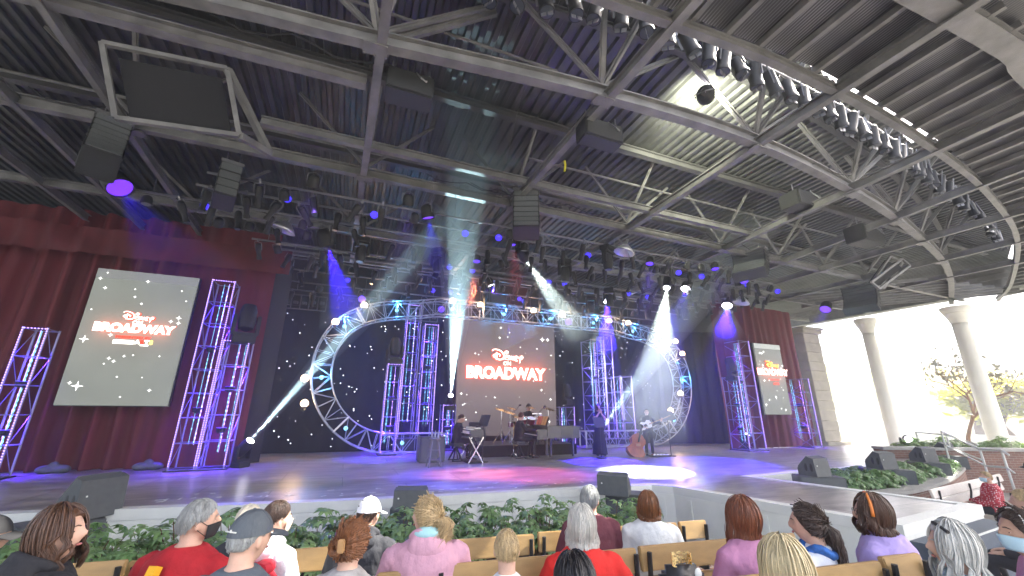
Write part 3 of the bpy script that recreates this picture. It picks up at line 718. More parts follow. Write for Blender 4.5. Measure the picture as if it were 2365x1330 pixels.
# even spacing along the oval
pp = [rp(2 * math.pi * i / 2000, 0, 0) for i in range(2001)]; acc = [0]
for i in range(2000): acc.append(acc[-1] + (pp[i + 1] - pp[i]).length)
j = 0
for i in range(NR):
    while acc[j] < acc[-1] * i / NR: j += 1
    ths.append(2 * math.pi * j / 2000)
TD = .5
CH = [(0, -TD / 2), (0, TD / 2), (.62, -TD / 2), (.62, TD / 2)]
gl_, gr_ = tof(ata(1062, 1010, RGA)) - tc_, tof(ata(1345, 1010, RGA)) - tc_
def gap(th_): p_ = rp(th_, .3, 0); return p_.z < zc_ and gl_ < tof(p_) - tc_ < gr_
g0 = [i for i in range(NR) if gap(ths[i])]
if g0: k0 = g0[-1] + 1; ths = ths[k0:] + ths[:k0]; ths = [x for x in ths if not gap(x)]; NR = len(ths) - len(ths) % 2 - 1
ths = ths[:NR]
for off, da in CH:
    b = MB(); b.path([rp(x, off, da) for x in ths], .025, 7); b.build('chord', 'ring_alu', ring, smooth=True, world=w0)
b = MB()
for i in range(0, NR - 2, 2):
    A_ = [rp(ths[i], o, d) for o, d in CH]; B_ = [rp(ths[(i + 2) % NR], o, d) for o, d in CH]
    for u, v in ((0, 2), (1, 3), (0, 1), (2, 3)): b.tube(A_[u], A_[v], .012, 5)
    for u, v in (((0, 2), (1, 3), (0, 1), (2, 3)) if (i // 2) % 2 else ((2, 0), (3, 1), (1, 0), (3, 2))): b.tube(A_[u], B_[v], .011, 5)
b.build('lattice', 'ring_alu', ring, world=w0)
for k in range(0, NR, 20):
    b = MB(); A_ = [rp(ths[k], o, d) for o, d in CH]
    for u, v in ((0, 2), (1, 3), (0, 1), (2, 3)): b.bar(A_[u], A_[v], .06, .05)
    b.build('joint_plate', 'alu', ring, world=w0)
for k in range(4, NR, 9):                            # cyan uplights clipped inside the truss
    c = rp(ths[k], .31, 0); b = MB(); b.ell(c, (.07, .07, .07), 10, 6); b.build('accent_lamp', 'led_cyan', ring, world=w0)
    if c.z > 2.2: light('POINT', 'accent_glow', c + Vector((0, 0, .12)) - AV * .30, 13, (.06, .42, 1.), size=.05, parent=ring)
# warm globes
emi('globe_core', (1., .66, .34), 3.2)
GL = [(842, 710, 'above the left shoulder'), (776, 749, ''), (707, 880, ''), (707, 938, ''), (1046, 697, ''), (1110, 705, ''), (1233, 717, ''), (1300, 725, ''), (1408, 738, ''), (1452, 742, ''), (1562, 783, ''), (1578, 811, ''), (1575, 903, ''), (1553, 943, '')]
GN = ['warm globe lamp above the upper left curve of the ring', 'warm globe lamp on the upper left shoulder of the ring', 'warm globe lamp at the left tip of the ring, hit by the beam', 'warm globe lamp just below the left tip of the ring', 'warm globe lamp on the ring top nearest the bright vertical beam', 'second warm globe lamp right of the vertical beam on the ring top', 'warm globe lamp on the ring top right of the show title', 'warm globe lamp on the ring top above the right edge of the centre screen', 'warm globe lamp over the blue beam on the ring top right', 'warm globe lamp on the ring top right of the blue beam', 'warm globe lamp at the top right bend of the ring', 'warm globe lamp just below the top right bend of the ring', 'warm globe lamp at the right side of the ring', 'warm globe lamp low on the right side of the ring above the music stand']
for (px, py, _), nm in zip(GL, GN):
    c = ata(px, py, RGA - .35); g = thing('globe_lamp', nm, 'globe lamp', c, AN, 'warm globe lamps round the ring')
    b = MB(); b.ell((0, 0, 0), (.12, .12, .12), 14, 10); b.build('globe', 'globe_core', g, smooth=True)
    b = MB(); b.lathe([(.05, -.2), (.06, -.14), (.10, -.10), (.05, -.09)], n=12); b.tube((0, 0, -.18), (0, .3, -.2), .015); b.build('socket', 'black', g)
    light('POINT', 'globe_glow', c - AV * .16, 8, (1, .62, .3), size=.1, parent=g)
# ================================================================= RIG: PIPES, FIXTURES, SPEAKERS
mat('fixture_black', (.012, .012, .013), .6, 0, .2, 10)
mat('pipe_steel', (.20, .20, .21), .4, .6, .15, 5)
mat('lens_dark', (.05, .06, .08), .35, 0, 0)
def rigpos(px, py, zt=7.0):
    for k in range(12):
        p = atz(px, py, zt)
        if aof(p) < 15.6 or zt < 4.2: return p
        zt -= .2
    return p
GRP = 'unlit black stage lights on the lighting pipes'
def make_leko():
    th = thing('stage_light', 'small unlit black stage light clamped to the pipes over the stage', 'stage light', (0, 0, 0), 0, GRP)
    b = MB(); b.lathe([(.075, .28), (.10, .22), (.10, .02), (.075, -.02), (.07, -.22), (.085, -.24), (.085, -.32)], n=10); b.build('barrel', 'fixture_black', th, smooth=True, ang=40)
    b = MB(); b.lathe([(.001, -.315), (.075, -.315), (.075, -.322), (.001, -.322)], n=10, cap=False); b.build('lens', 'lens_dark', th)
    b = MB(); b.path([(-.13, 0, .08), (-.13, 0, .30), (-.11, 0, .36), (.11, 0, .36), (.13, 0, .30), (.13, 0, .08)], .012, 5); b.box((0, 0, .42), (.05, .05, .12)); b.build('yoke', 'pipe_steel', th)
    return th
leko = make_leko(); leko_used = False
def make_par(kind='dark', r=.15, m='lens_dark', name='par_light', label='', group=None, cat='stage light'):
    th = thing(name, label, cat, (0, 0, 0), 0, group)
    b = MB(); b.lathe([(r * .5, r * 1.5), (r * .85, r * 1.2), (r, r * .6), (r * 1.02, -r * .7), (r * .93, -r * .72), (r * .93, -r * .5)], n=16, cap=False); b.lathe([(.001, r * 1.5), (r * .5, r * 1.5)], n=16, cap=False); b.build('can', 'fixture_black', th, smooth=True, ang=40)
    b = MB(); b.lathe([(.001, -r * .56), (r * .93, -r * .56)], n=16, cap=False); ln = b.build('lens', m, th)
    b = MB(); b.path([(-r * 1.12, 0, 0), (-r * 1.12, 0, r * 1.5), (0, 0, r * 2.0), (r * 1.12, 0, r * 1.5), (r * 1.12, 0, 0)], .012, 5); b.build('yoke', 'pipe_steel', th)
    return th
par0 = make_par('dark', .13, 'lens_dark', 'par_light', 'short round unlit black lamp hung among the rig pipes', 'short unlit black lamps on the pipes'); par_used = False
def make_mover(sc=1., label='', lens='lens_dark', name='moving_light', group=None, hang=True, tilt=0., pan=0.):
    th = thing(name, label, 'moving light', (0, 0, 0), pan, group); s = 1 if hang else -1
    b = MB(); b.bbox((0, 0, s * .40 * sc), (.36 * sc, .30 * sc, .14 * sc), .02); b.build('base', 'fixture_black', th)
    b = MB(); b.bbox((0, 0, s * .30 * sc), (.40 * sc, .16 * sc, .06 * sc), .015)
    for q in (-1, 1): b.bbox((q * .19 * sc, 0, s * .12 * sc), (.06 * sc, .14 * sc, .36 * sc), .02)
    b.build('yoke', 'fixture_black', th)
    M = Matrix.Rotation(tilt, 3, 'X'); b = MB()
    b.lathe([(.05 * sc, .24 * sc), (.12 * sc, .20 * sc), (.145 * sc, .05 * sc), (.14 * sc, -.15 * sc), (.115 * sc, -.24 * sc), (.105 * sc, -.26 * sc)], n=14, m=M); hd = b.build('head', 'fixture_black', th, smooth=True, ang=40)
    b = MB(); b.lathe([(.001, -.262 * sc), (.098 * sc, -.262 * sc)], n=14, m=M, cap=False); b.build('lens', lens, hd)
    return th
mov0 = make_mover(1.25, 'large unlit black moving light hanging in the rig', group='unlit moving lights in the rig'); mov_used = False
r = random.Random(5)
AVOID = [(ata(1044, 929, 16.0), atz(1092, 150, ZD)), (atz(1204, 588, 6.6), ata(1400, 850, 14.5)), (atz(1541, 646, 6.5), STG(1500, 1083)), (STG(560, 1088), atz(1010, 530, 7.2))]
PIPES = [(8.95, 7.1, -3.2, 11.5), (9.7, 7.15, -3.6, 14.5), (10.4, 7.1, -5, 15.5), (11.2, 7.15, -4, 16.5), (12.3, 7.05, -3, 16), (13.0, 7.1, -2.4, 16.5), (13.8, 7.15, -2.4, 15), (14.7, 7.05, -2.2, 14.8), (15.7, 6.9, -2.4, 14.8), (16.3, 6.75, -2.6, 15)]
sd4 = lambda x: 'left end' if x < 1 else 'left half' if x < 6.5 else 'right half' if x < 12 else 'right end'
PN = ['nearest the seats', 'second from the seats', 'third from the seats', 'fourth from the seats', 'above the band', 'just behind the band', 'over the drum kit', 'above the ring truss', 'behind the ring truss', 'furthest upstage over the backdrop']
for (a, z, t0, t1), nm in zip(PIPES, PN):
    p = thing('lighting_pipe', 'long steel lighting pipe ' + nm, 'lighting pipe', TA(t0, a, z), AN, 'lighting pipes over the stage')
    b = MB(); b.tube((0, 0, 0), (t1 - t0, 0, 0), .028, 8); b.build('pipe', 'pipe_steel', p, smooth=True)
    x = .4
    while x < t1 - t0: b = MB(); b.tube((x, 0, 0), (x, 0, ZC - z + .02), .010, 5); x += 2.4; b.build('hanger', 'pipe_steel', p)
    b = MB(); pts = []                                # cable looped along the pipe
    x = 0
    while x < t1 - t0: pts.append((x, .03, .03 - (.10 if len(pts) % 2 else 0) * r.random())); x += .3
    b.path(pts, .014, 5); b.build('cable', 'black', p)
    x = t0 + r.uniform(.2, .5)
    while x < t1 - .2:
        k = r.random(); rot = (r.uniform(-.2, .9), r.uniform(-.35, .35), AN + r.uniform(-.5, .5))
        pt_ = TA(x, a, z); sk = False
        for q0_, q1_ in AVOID:
            u_ = (pt_ - q0_).dot(q1_ - q0_) / (q1_ - q0_).length_squared
            if 0 < u_ < 1.05 and (pt_ - q0_.lerp(q1_, u_)).length < .55 + .12 * (pt_ - q0_).length * .5: sk = True
        if sk: x += .4; continue
        if k < .62:
            o = leko if not leko_used else copy_tree(leko); leko_used = True; o['label'] = f'unlit black stage light at the {sd4(x)} of pipe {nm}'; o.location = TA(x, a, z - .34); o.scale = (.78,) * 3; o.rotation_euler = rot
        elif k < .84:
            o = par0 if not par_used else copy_tree(par0); par_used = True; o['label'] = f'short round unlit black lamp at the {sd4(x)} of pipe {nm}'; o.location = TA(x, a, z - .24); o.scale = (.8,) * 3; o.rotation_euler = rot
        elif k < .91:
            o = mov0 if not mov_used else copy_tree(mov0); mov_used = True; o['label'] = f'large unlit black moving light at the {sd4(x)} of pipe {nm}'; o.location = TA(x, a, z - .50); o.scale = (.8,) * 3; o.rotation_euler = (0, 0, AN + r.uniform(-1, 1)); x += .25
        x += r.uniform(.45, .85) if a < 14 else r.uniform(.6, 1.1)
# masking border and odd frames over the backdrop
for k, (t, a, z, w, h) in enumerate([(-1.9, 16.5, 6.35, 1.5, .55), (.2, 16.5, 6.5, 1.2, .4), (2.4, 16.6, 6.3, 1.6, .5), (5.0, 16.6, 6.4, 1.4, .45), (8.1, 16.6, 6.35, 1.9, .5), (11.4, 16.6, 6.4, 1.5, .5)]):
    f = thing('flown_frame', 'steel frame with small boxes flown over the starry backdrop, ' + ('first from the left', 'second from the left', 'third from the left', 'third from the right', 'second from the right', 'first from the right')[k], 'frame', TA(t, a, z), AN, 'flown frames above the backdrop')
    b = MB()
    for q in (-1, 1): b.bar((-w / 2, 0, q * h / 2), (w / 2, 0, q * h / 2), .04)
    for j in range(6): x = -w / 2 + w * j / 5; b.bar((x, 0, -h / 2 + .02), (x, 0, h / 2 - .02), .03)
    b.build('frame', 'clutter', f); b = MB()
    for j in range(5): b.bbox((-w / 2 + w * (j + .5) / 5, -.05, r.uniform(-.1, .1)), (.16, .12, .1), .01)
    b.build('box', 'clutter', f)

# row of lamps hanging in the daylight slot
LR = smooth_curve([Vector((x, y, 0)) for x, y in [(1130, -20), (1210, 0), (1400, 22), (1560, 84), (1700, 150), (1850, 218), (1960, 275), (2060, 335), (2150, 400), (2255, 480), (2310, 545)]], 12)
LRw = [atz(p.x, p.y, ZC + .75) for p in LR]
pr = thing('lamp_rail', 'curved pipe carrying the row of black lamps in the daylight slot', 'lighting pipe', LRw[0]); b = MB(); b.path([p + Vector((0, 0, .34)) for p in LRw], .03, 8); b.build('pipe', 'pipe_steel', pr, world=LRw[0], smooth=True)
b = MB(); b.path([p + Vector((.05 * math.sin(i * 2.1), .04 * math.cos(i * 1.3), .22 + .07 * math.sin(i * 1.7))) for i, p in enumerate(LRw)], .016, 5); b.build('cable', 'black', pr, world=LRw[0])
def make_cyc():
    th = thing('canister_lamp', 'black canister lamp in the long curved row under the roof slot', 'stage light', (0, 0, 0), 0, 'black canister lamps along the curved roof slot')
    b = MB(); b.lathe([(.09, .30), (.125, .26), (.125, -.16), (.14, -.18), (.14, -.26)], n=12); b.build('can', 'fixture_black', th, smooth=True, ang=40)
    b = MB(); b.lathe([(.001, -.262), (.12, -.262)], n=12, cap=False); b.build('lens', 'lens_dark', th)
    b = MB()
    for q in (-1, 1): b.bar((q * .15, 0, -.05), (q * .15, 0, .40), .015, .04); b.box((q * .06, .0, -.30), (.09, .012, .09))
    b.build('yoke', 'pipe_steel', th); return th
cyc = make_cyc(); d = 0; i = 0; first = True; last = LRw[0]
for p in LRw:
    if first or (p - last).length > .34:
        o = cyc if first else copy_tree(cyc); first = False; ci_ = LRw.index(p) / len(LRw); o['label'] = 'black canister lamp on the curved rail, ' + ('at its left end', 'left of the flood lamp', 'right of the flood lamp', 'above the grey speaker box', 'near the right edge')[int(ci_ * 4.99)]; o.location = p; o.scale = (.84,) * 3; last = p; o.rotation_euler = (r.uniform(-.25, .25), r.uniform(-.3, .3), r.uniform(0, 3))

# lit lamps seen from the seats
SMK = []  # cones of denser haze added along lamp beams to make them show
def beam_haze(p, tgt, ang, ln, dens):
    SMK.append((Vector(p), (Vector(tgt) - Vector(p)).normalized(), ang, ln, dens))

def lit(px, py, rad, m, label, zt=7.0, tgt=None, group=None, beam=None, pos=None):
    p = pos if pos is not None else rigpos(px, py, zt)
    th = make_par('lit', rad, m, 'lit_lamp', label, group, 'lit lamp'); th.location = p
    tg = Vector(tgt) if tgt is not None else Vector((0, 0, 1.5))
    q = (tg - p).normalized(); th.rotation_euler = (-q).to_track_quat('Z', 'Y').to_euler()
    if beam:
        e, col, ang, bl = beam; sm_on = px in (752, 1131, 1403, 1680)
        if sm_on: beam_haze(p, tg, ang + 6, 2.4 if px != 1680 else 1.7, .10 if px != 1680 else .18)
        l = light('SPOT', 'lamp_beam', p + q * (rad * .9), e, col, p + q * 5, size=.03, ang=ang, blend=bl)
        l.parent = th; l.matrix_parent_inverse = th.matrix_basis.inverted()
    return p
BL = (.03, .006, 1.)
BE = 600
lit(267, 437, .24, 'lens_violet', 'large violet lamp shining below the left speaker column', 7.1, tgt=atz(420, 640, 5.0), beam=(BE * .6, BL, 34, .5))
lit(752, 560, .21, 'lens_violet', 'violet lamp facing right over the left end of the ring', 6.9, tgt=STG(900, 1060), beam=(BE * 1.6, BL, 30, .5))
lit(985, 497, .15, 'lens_violet', 'tilted violet lamp seen edge on, left of the vertical white beam', 7.0, tgt=STG(1100, 1100), beam=(BE, BL, 40, .5))
lit(1131, 654, .15, 'lens_white', 'brilliant violet white lamp right of the vertical white beam', 6.9, tgt=STG(1330, 1050), beam=(BE * 7, BL, 30, .4))
lit(1403, 688, .17, 'lens_white', 'brilliant lamp throwing a blue beam behind the right truss towers', 6.9, tgt=STG(1400, 1062), beam=(BE * 8, BL, 22, .3))
lit(1584, 657, .16, 'lens_white', 'brilliant lamp right of the pale green beam', 6.8, tgt=STG(1500, 1085), beam=(BE * 1.2, BL, 34, .5))
lit(1680, 694, .20, 'lens_white', 'brilliant lamp in a deep blue halo left of the right curtain', 6.8, tgt=STG(1655, 1062), beam=(BE * 4, BL, 34, .7))
lit(1908, 700, .20, 'lens_violet', 'violet lamp hanging just left of the first round column', 6.6, tgt=STG(1800, 1060), beam=(BE * .4, BL, 40, .5))
lit(1717, 637, .17, 'lens_blue', 'blue lamp at the foot of the right speaker column', 7.0)
lit(836, 695, .13, 'lens_blue', 'small blue lamp beside the globe on the upper left of the ring', 6.5)
lit(1020, 716, .13, 'lens_blue', 'small blue lamp on the ring left of the vertical beam', 6.3)
lit(1314, 741, .15, 'lens_violet', 'violet lamp on the ring right of the centre screen', 6.2)
SM = [(660, 465), (470, 485), (862, 500), (1073, 540), (1150, 549), (1037, 618), (1091, 626), (1000, 673), (1041, 677), (831, 589), (803, 652), (1357, 587), (1396, 595), (1268, 649), (1304, 654), (1452, 674), (1496, 681), (1567, 624), (1620, 632), (1605, 697), (1726, 651), (1796, 664), (1200, 690), (1210, 695)]
emi('lens_blue_small', (.03, .015, 1.), .8)
SL = ['small blue lamp by the short speaker cluster at the left', 'small blue lamp below the left speaker column', 'small blue lamp left of the tilted violet lamp', 'small blue lamp just right of the vertical white beam', 'small blue lamp left of the centre speaker column', 'small blue lamp above the left shoulder of the ring, beside the vertical beam', 'small blue lamp right of the vertical beam under the centre speaker column', 'small blue lamp above the tallest ring tower', 'second small blue lamp above the tallest ring tower', 'small blue lamp high over the left end of the ring', 'lowest small blue lamp over the left end of the ring', 'small blue lamp near the right dome work light, upper one', 'small blue lamp near the right dome work light, lower one', 'small blue lamp above the right edge of the show title', 'small blue lamp above the right edge of the centre screen', 'small blue lamp left of the pale green beam', 'small blue lamp touching the pale green beam', 'small blue lamp right of the top of the pale green beam', 'small blue lamp between the pale green beam and the right speaker column', 'small blue lamp just left of the brilliant haloed blue lamp', 'small blue lamp at the foot of the right speaker column', 'small blue lamp over the right red curtain', 'small blue lamp low above the centre screen, left one', 'small blue lamp low above the centre screen, right one']
for k, (px, py) in enumerate(SM): lit(px, py, .095, 'lens_blue_small', SL[k], 7.05, group='small blue glowing lamps in the rig')
# narrow beams and their moving heads
def beam_head(loc, tgt, label, e, col, ang, hang, sc=1., lens='lens_white', blend=.25, soft=.03):
    loc = Vector(loc); tgt = Vector(tgt); q = (tgt - loc).normalized(); pan = math.atan2(q.y, q.x) - math.pi / 2
    h = math.hypot(q.x, q.y); tilt = math.atan2(h, -q.z)
    th = make_mover(sc, label, lens, hang=hang, tilt=tilt, pan=pan); th.location = loc
    l = light('SPOT', 'lamp_beam', loc + q * .30 * sc, e, col, tgt, size=soft, ang=ang, blend=blend); l.parent = th; l.matrix_parent_inverse = th.matrix_basis.inverted(); return th
CW = (.62, .95, 1.)
q = STG(560, 1088); q.z = ZS + .47
beam_head(q, atz(1010, 530, 7.2), 'moving light on the stage floor by the left truss towers shooting a white beam', 4500, CW, 5.5, False, 1.0); beam_haze(q, atz(1010, 530, 7.2), 8, 11.5, .2)
q = ata(1044, 929, 16.0); beam_head(q + Vector((0, 0, .1)), atz(1092, 150, ZD), 'moving light on the low truss tower sending a white beam straight up', 10000, CW, 7.0, False, .9); beam_haze(q + Vector((0, 0, .1)), atz(1092, 150, ZD), 9.5, 13.5, .26)
beam_head(rigpos(1204, 588, 7.0), ata(1400, 850, 14.5), 'moving light below the centre speaker column with a pale slanting beam', 2600, (.85, 1., .9), 17, True, 1.0, blend=.4); beam_haze(rigpos(1204, 588, 7.0), ata(1400, 850, 14.5), 21, 4.5, .10)
beam_head(rigpos(1541, 646, 6.95), (STG(1500, 1083)), 'moving light with a wide pale green beam making the white pool on the floor', 2400, (.88, 1., .88), 21, True, 1.1, blend=.08); beam_haze(rigpos(1541, 646, 6.95), STG(1500, 1083), 25, 5.6, .05)
q = ata(1384, 1003, 14.6); q.z = max(q.z, ZS + .47); beam_head(q, ata(1740, 480, 8.5), 'moving light behind the flute player shooting a beam up to the right', 1500, (.7, 1., .95), 9, False, 1.0); beam_haze(q, ata(1740, 480, 8.5), 12, 10, .2)
q = STG(1728, 1030); q.z = ZS + .4; beam_head(q, TA(18, 9, 8), 'moving light at the foot of the towers in front of the right screen', 120, CW, 30, False, .9)
# unlit moving lights on the towers
def um(px, py, a, lab, sc=1.2, pan=.3, z=None):
    q = ata(px, py, a); th = make_mover(sc, lab, 'lens_dark', hang=False, tilt=R(170), pan=AN + pan); th.location = q; return th
um(573, 744, 12.9, 'big grey moving light on top of the shorter left truss tower', 1.5)
um(915, 806, 15.2, 'dark moving light standing on the half height left tower', 1.35)
um(1313, 902, 16.2, 'dark moving light on the low tower right of the centre screen', 1.2)
um(1690, 838, 12.6, 'dark moving light on the lower tower at the right of the stage', 1.3)
# floor light on the far right of the stage
q = STG(2110, 1033); q.z = ZS + .5; beam_head(q, (4, 2, 2.2), 'moving light at the right rim of the stage, glaring at the camera', 25, CW, 30, False, 1.15)

# colour washes on the stage floor
def wash(px, py, tgt, e, col, ang, label):
    p = rigpos(px, py, 7.0); th = make_par('w', .12, 'lens_blue', 'wash_lamp', label, None, 'stage light'); th.location = p
    q = (tgt - p).normalized(); th.rotation_euler = (-q).to_track_quat('Z', 'Y').to_euler()
    l = light('SPOT', 'lamp_beam', p + q * .12, e, col, tgt, size=.1, ang=ang, blend=.9); l.parent = th; l.matrix_parent_inverse = th.matrix_basis.inverted()
PB = (.30, .16, 1.)
wash(720, 430, STG(560, 1095), 210, PB, 46, 'blue wash lamp above the left side of the stage')
wash(940, 470, STG(900, 1085), 270, PB, 46, 'blue wash lamp left of centre above the stage')
wash(1180, 560, STG(1240, 1095), 900, (1., .08, .12), 32, 'pink wash lamp over the middle of the stage')
wash(1100, 600, STG(1090, 1095), 700, (1., .22, .10), 26, 'orange wash lamp over the middle of the stage')
wash(1500, 600, STG(1480, 1095), 560, (.2, .1, 1.), 38, 'blue wash lamp above the pool of white light')
wash(1650, 610, STG(1760, 1085), 260, PB, 40, 'blue wash lamp above the thrust')

# speakers
mat('array_black', (.024, .025, .026), .5, 0, .15, 10, .1, 80)
def line_array(label, pl, pr_, yt, yb, a, n, curve, d=.55, pan=None):
    q0, q1 = ata(pl, yt, a), ata(pr_, yt, a); c = (q0 + q1) / 2; w = (q1 - q0).length * .82; zt = c.z; zb2 = hgt((pl + pr_) / 2, yb, c)
    pan = math.atan2(c.y, c.x) - math.pi / 2 + (pan or 0); th = thing('speaker_column', label, 'speaker column', (c.x, c.y, zt), pan)
    h = (zt - zb2) / n; y = 0; z = 0; ang = 0
    for k in range(n):
        ang = curve * (k / max(1, n - 1)) ** 1.4; hh = h
        M = Matrix.Rotation(ang, 3, 'X'); c_ = Vector((0, y, z)) + M @ Vector((0, 0, -hh / 2))
        b = MB(); b.bbox(c_, (w, d, hh * .95), .02, m=M); bx = b.build('cabinet', 'array_black', th)
        b = MB(); b.bbox(c_ + M @ Vector((0, -d / 2 - .008, 0)), (w * .92, .02, hh * .8), .008, m=M); b.bbox(c_ + M @ Vector((-w / 2 - .006, 0, 0)), (.012, d * .5, hh * .3), .004, m=M); b.build('grille', 'speaker_grille', bx)
        e = M @ Vector((0, 0, -hh)); y += e.y; z += e.z
    b = MB(); b.bbox((0, 0, .05), (w * 1.05, d * .9, .08), .01)
    for q in (-1, 1): b.tube((q * w * .3, 0, .08), (q * w * .3, 0, max(.3, ZC + .3 - zt)), .012, 5)
    b.build('fly_frame', 'pipe_steel', th); return th
line_array('curved black speaker column hanging at the left below the framed panel', 205, 305, 302, 432, 8.3, 8, -.75)
line_array('black speaker column hanging in the middle right of the vertical beam', 1180, 1243, 450, 548, 8.0, 7, -.35, .5)
line_array('curved black speaker column hanging at the right above the brilliant blue lamp', 1700, 1758, 578, 645, 8.6, 8, -1.0, .35, -.3)
line_array('far right curved speaker column hanging by the first round column', 1960, 2006, 652, 718, 9.3, 7, -.9, .3, -.3)
line_array('short black speaker cluster among the pipes right of the left frame', 500, 560, 402, 486, 8.9, 4, -.2, .6)
def hung_box(label, px0, px1, py0, py1, a, d=.4, tilt=.5, pan=AN):
    q0, q1 = ata(px0, (py0 + py1) / 2, a), ata(px1, (py0 + py1) / 2, a); c = (q0 + q1) / 2; w = (q1 - q0).length * .9; h = (ata((px0 + px1) / 2, py0, a).z - ata((px0 + px1) / 2, py1, a).z) * .9
    th = thing('hanging_speaker', label, 'speaker', c, pan); M = Matrix.Rotation(tilt, 3, 'X')
    b = MB(); b.bbox((0, d / 2, 0), (w, d, h), .02, m=M); b.build('cabinet', 'array_black', th)
    b = MB(); b.bbox(M @ Vector((0, -.01 , 0)) , (w * .94, .02, h * .92), .008, m=M); b.build('grille', 'array_black', th)
    for q in (-1, 1): b = MB(); b.tube((q * w * .4, d * .3, h * .3), (q * w * .4, d * .3, max(h, ZC + .3 - c.z)), .014, 5); b.build('bracket', 'pipe_steel', th)
    b = MB(); b.path([(w * .1, 0, h * .5), (w * .2, -.12, 0), (w * .3, -.1, -.02), (w * .36, .1, h * .55)], .014, 6); b.build('cable', 'pipe_steel', th)
hung_box('wide black speaker hanging flat below the roof, upper left of the vertical beam', 882, 1000, 165, 218, 5.2, .4, 0)
hung_box('black speaker with a looped cable under the roof right of the vertical beam', 1345, 1436, 275, 318, 5.0, .35, 0)
hung_box('small dark speaker under the roof right of centre', 1840, 1896, 432, 466, 5.6, .5, 0)
hung_box('small grey speaker box under the roof at the right', 1992, 2040, 508, 545, 5.9, .5, 0)
# framed panels
def frame_panel(label, corners, a, brace=True, m='black_cloth'):
    P_ = [ata(*c, a) for c in corners]; c = sum(P_, Vector()) / 4; th = thing('framed_panel', label, 'panel', c)
    for i in range(4):
        b = MB(); b.bar(P_[i], P_[(i + 1) % 4], .06, .06, up=AV); b.build('frame_bar', 'steel', th, world=c)
    ins = [P_[i].lerp(c, .16) for i in range(4)]
    b = MB(); b.add([p + AV * .12 for p in ins] + [p + AV * .16 for p in ins], [(0, 1, 2, 3), (7, 6, 5, 4), (0, 4, 5, 1), (1, 5, 6, 2), (2, 6, 7, 3), (3, 7, 4, 0)]); b.build('panel', m, th, world=c)
    if brace:
        e = P_[1] + AV * .9 + TV * .1; f = P_[2] + AV * .8 + TV * .2 + Vector((0, 0, .3)); b = MB(); b.bar(P_[1], f, .09, .09); b.build('brace', 'steel', th, world=c); b = MB(); b.bar(P_[2], f, .09, .09); b.build('brace', 'steel', th, world=c)
    return th, P_
frame_panel('grey framed black panel slung under the roof at the upper left', [(228, 112), (518, 168), (548, 322), (262, 286)], 5.75)
frame_panel('tilted pale framed black panel under the roof at the right', [(2082, 585), (2012, 640), (2030, 655), (2100, 601)][::1], 6.5, False)
frame_panel('narrow framed black screen tilted beside the first round column', [(2055, 580), (2084, 593), (2040, 654), (2012, 642)], 7.2, False)
# domed work lights
def dome(px, py, rad, label, z=6.9, tilt=.3):
    p = rigpos(px, py, z); th = thing('dome_lamp', label, 'dome lamp', p, 0); M = Matrix.Rotation(tilt, 3, 'Y')
    b = MB(); b.lathe([(.05, rad * .9), (rad * .35, rad * .8), (rad * .8, rad * .3), (rad, 0), (rad * .97, 0), (rad * .75, rad * .28), (rad * .3, rad * .74)], n=20, m=M, cap=False); b.build('shade', 'alu', th, smooth=True)
    b = MB(); b.lathe([(.04, rad * .85), (.04, rad * 1.5)], n=8, m=M); b.build('stem', 'pipe_steel', th)
dome(652, 540, .3, 'silver dome work lamp among the rig above the left side of the backdrop'); dome(1440, 580, .3, 'silver dome work lamp among the rig right of centre'); dome(1712, 692, .3, 'silver dome work lamp just right of the brilliant blue haloed lamp', 6.6)
b = MB(); b.path([(0, 0, 0), (.01, 0, -.1), (-.01, 0, -.24)], .022, 6); o = b.build('yellow_tag', mat('yellow', (.6, .55, .02), .6)); o.location = atz(1300, 370, 7.3); tag(o, 'small yellow strap dangling from the roof right of the vertical beam', 'strap')
# added flood, no known fixture here, makes the bright patch on the deck
q = TA(5.6, 4.3, ZC + .7); th = make_par('f', .16, 'lens_white', 'flood_lamp', 'bright flood lamp on the lamp rail lighting the corrugated roof', None, 'flood lamp'); th.location = q
tg = TA(7.0, 5.4, ZD); d_ = (tg - q).normalized(); th.rotation_euler = (-d_).to_track_quat('Z', 'Y').to_euler()
l = light('SPOT', 'lamp_beam', q + d_ * .2, 420, (1., 1., .74), tg, size=.2, ang=120, blend=.9); l.parent = th; l.matrix_parent_inverse = th.matrix_basis.inverted()

# ================================================================= STAGE HAZE
mh = bpy.data.materials.new('haze_air'); mh.use_nodes = True; t_ = mh.node_tree
for n_ in list(t_.nodes):
    if n_.type != 'OUTPUT_MATERIAL': t_.nodes.remove(n_)
out_ = [n_ for n_ in t_.nodes if n_.type == 'OUTPUT_MATERIAL'][0]
pv = t_.nodes.new('ShaderNodeVolumePrincipled'); pv.inputs['Density'].default_value = .0045; pv.inputs['Color'].default_value = (.9, .92, .95, 1); pv.inputs['Anisotropy'].default_value = .2
t_.links.new(pv.outputs[0], out_.inputs['Volume']); MATS['haze_air'] = mh
HAZE_AT = len(COL.objects)
b = MB(); b.box((20, 60, 29), (2 * 230, 2 * 200, 60)); hz = b.build('haze', 'haze_air'); tag(hz, kind='stuff')

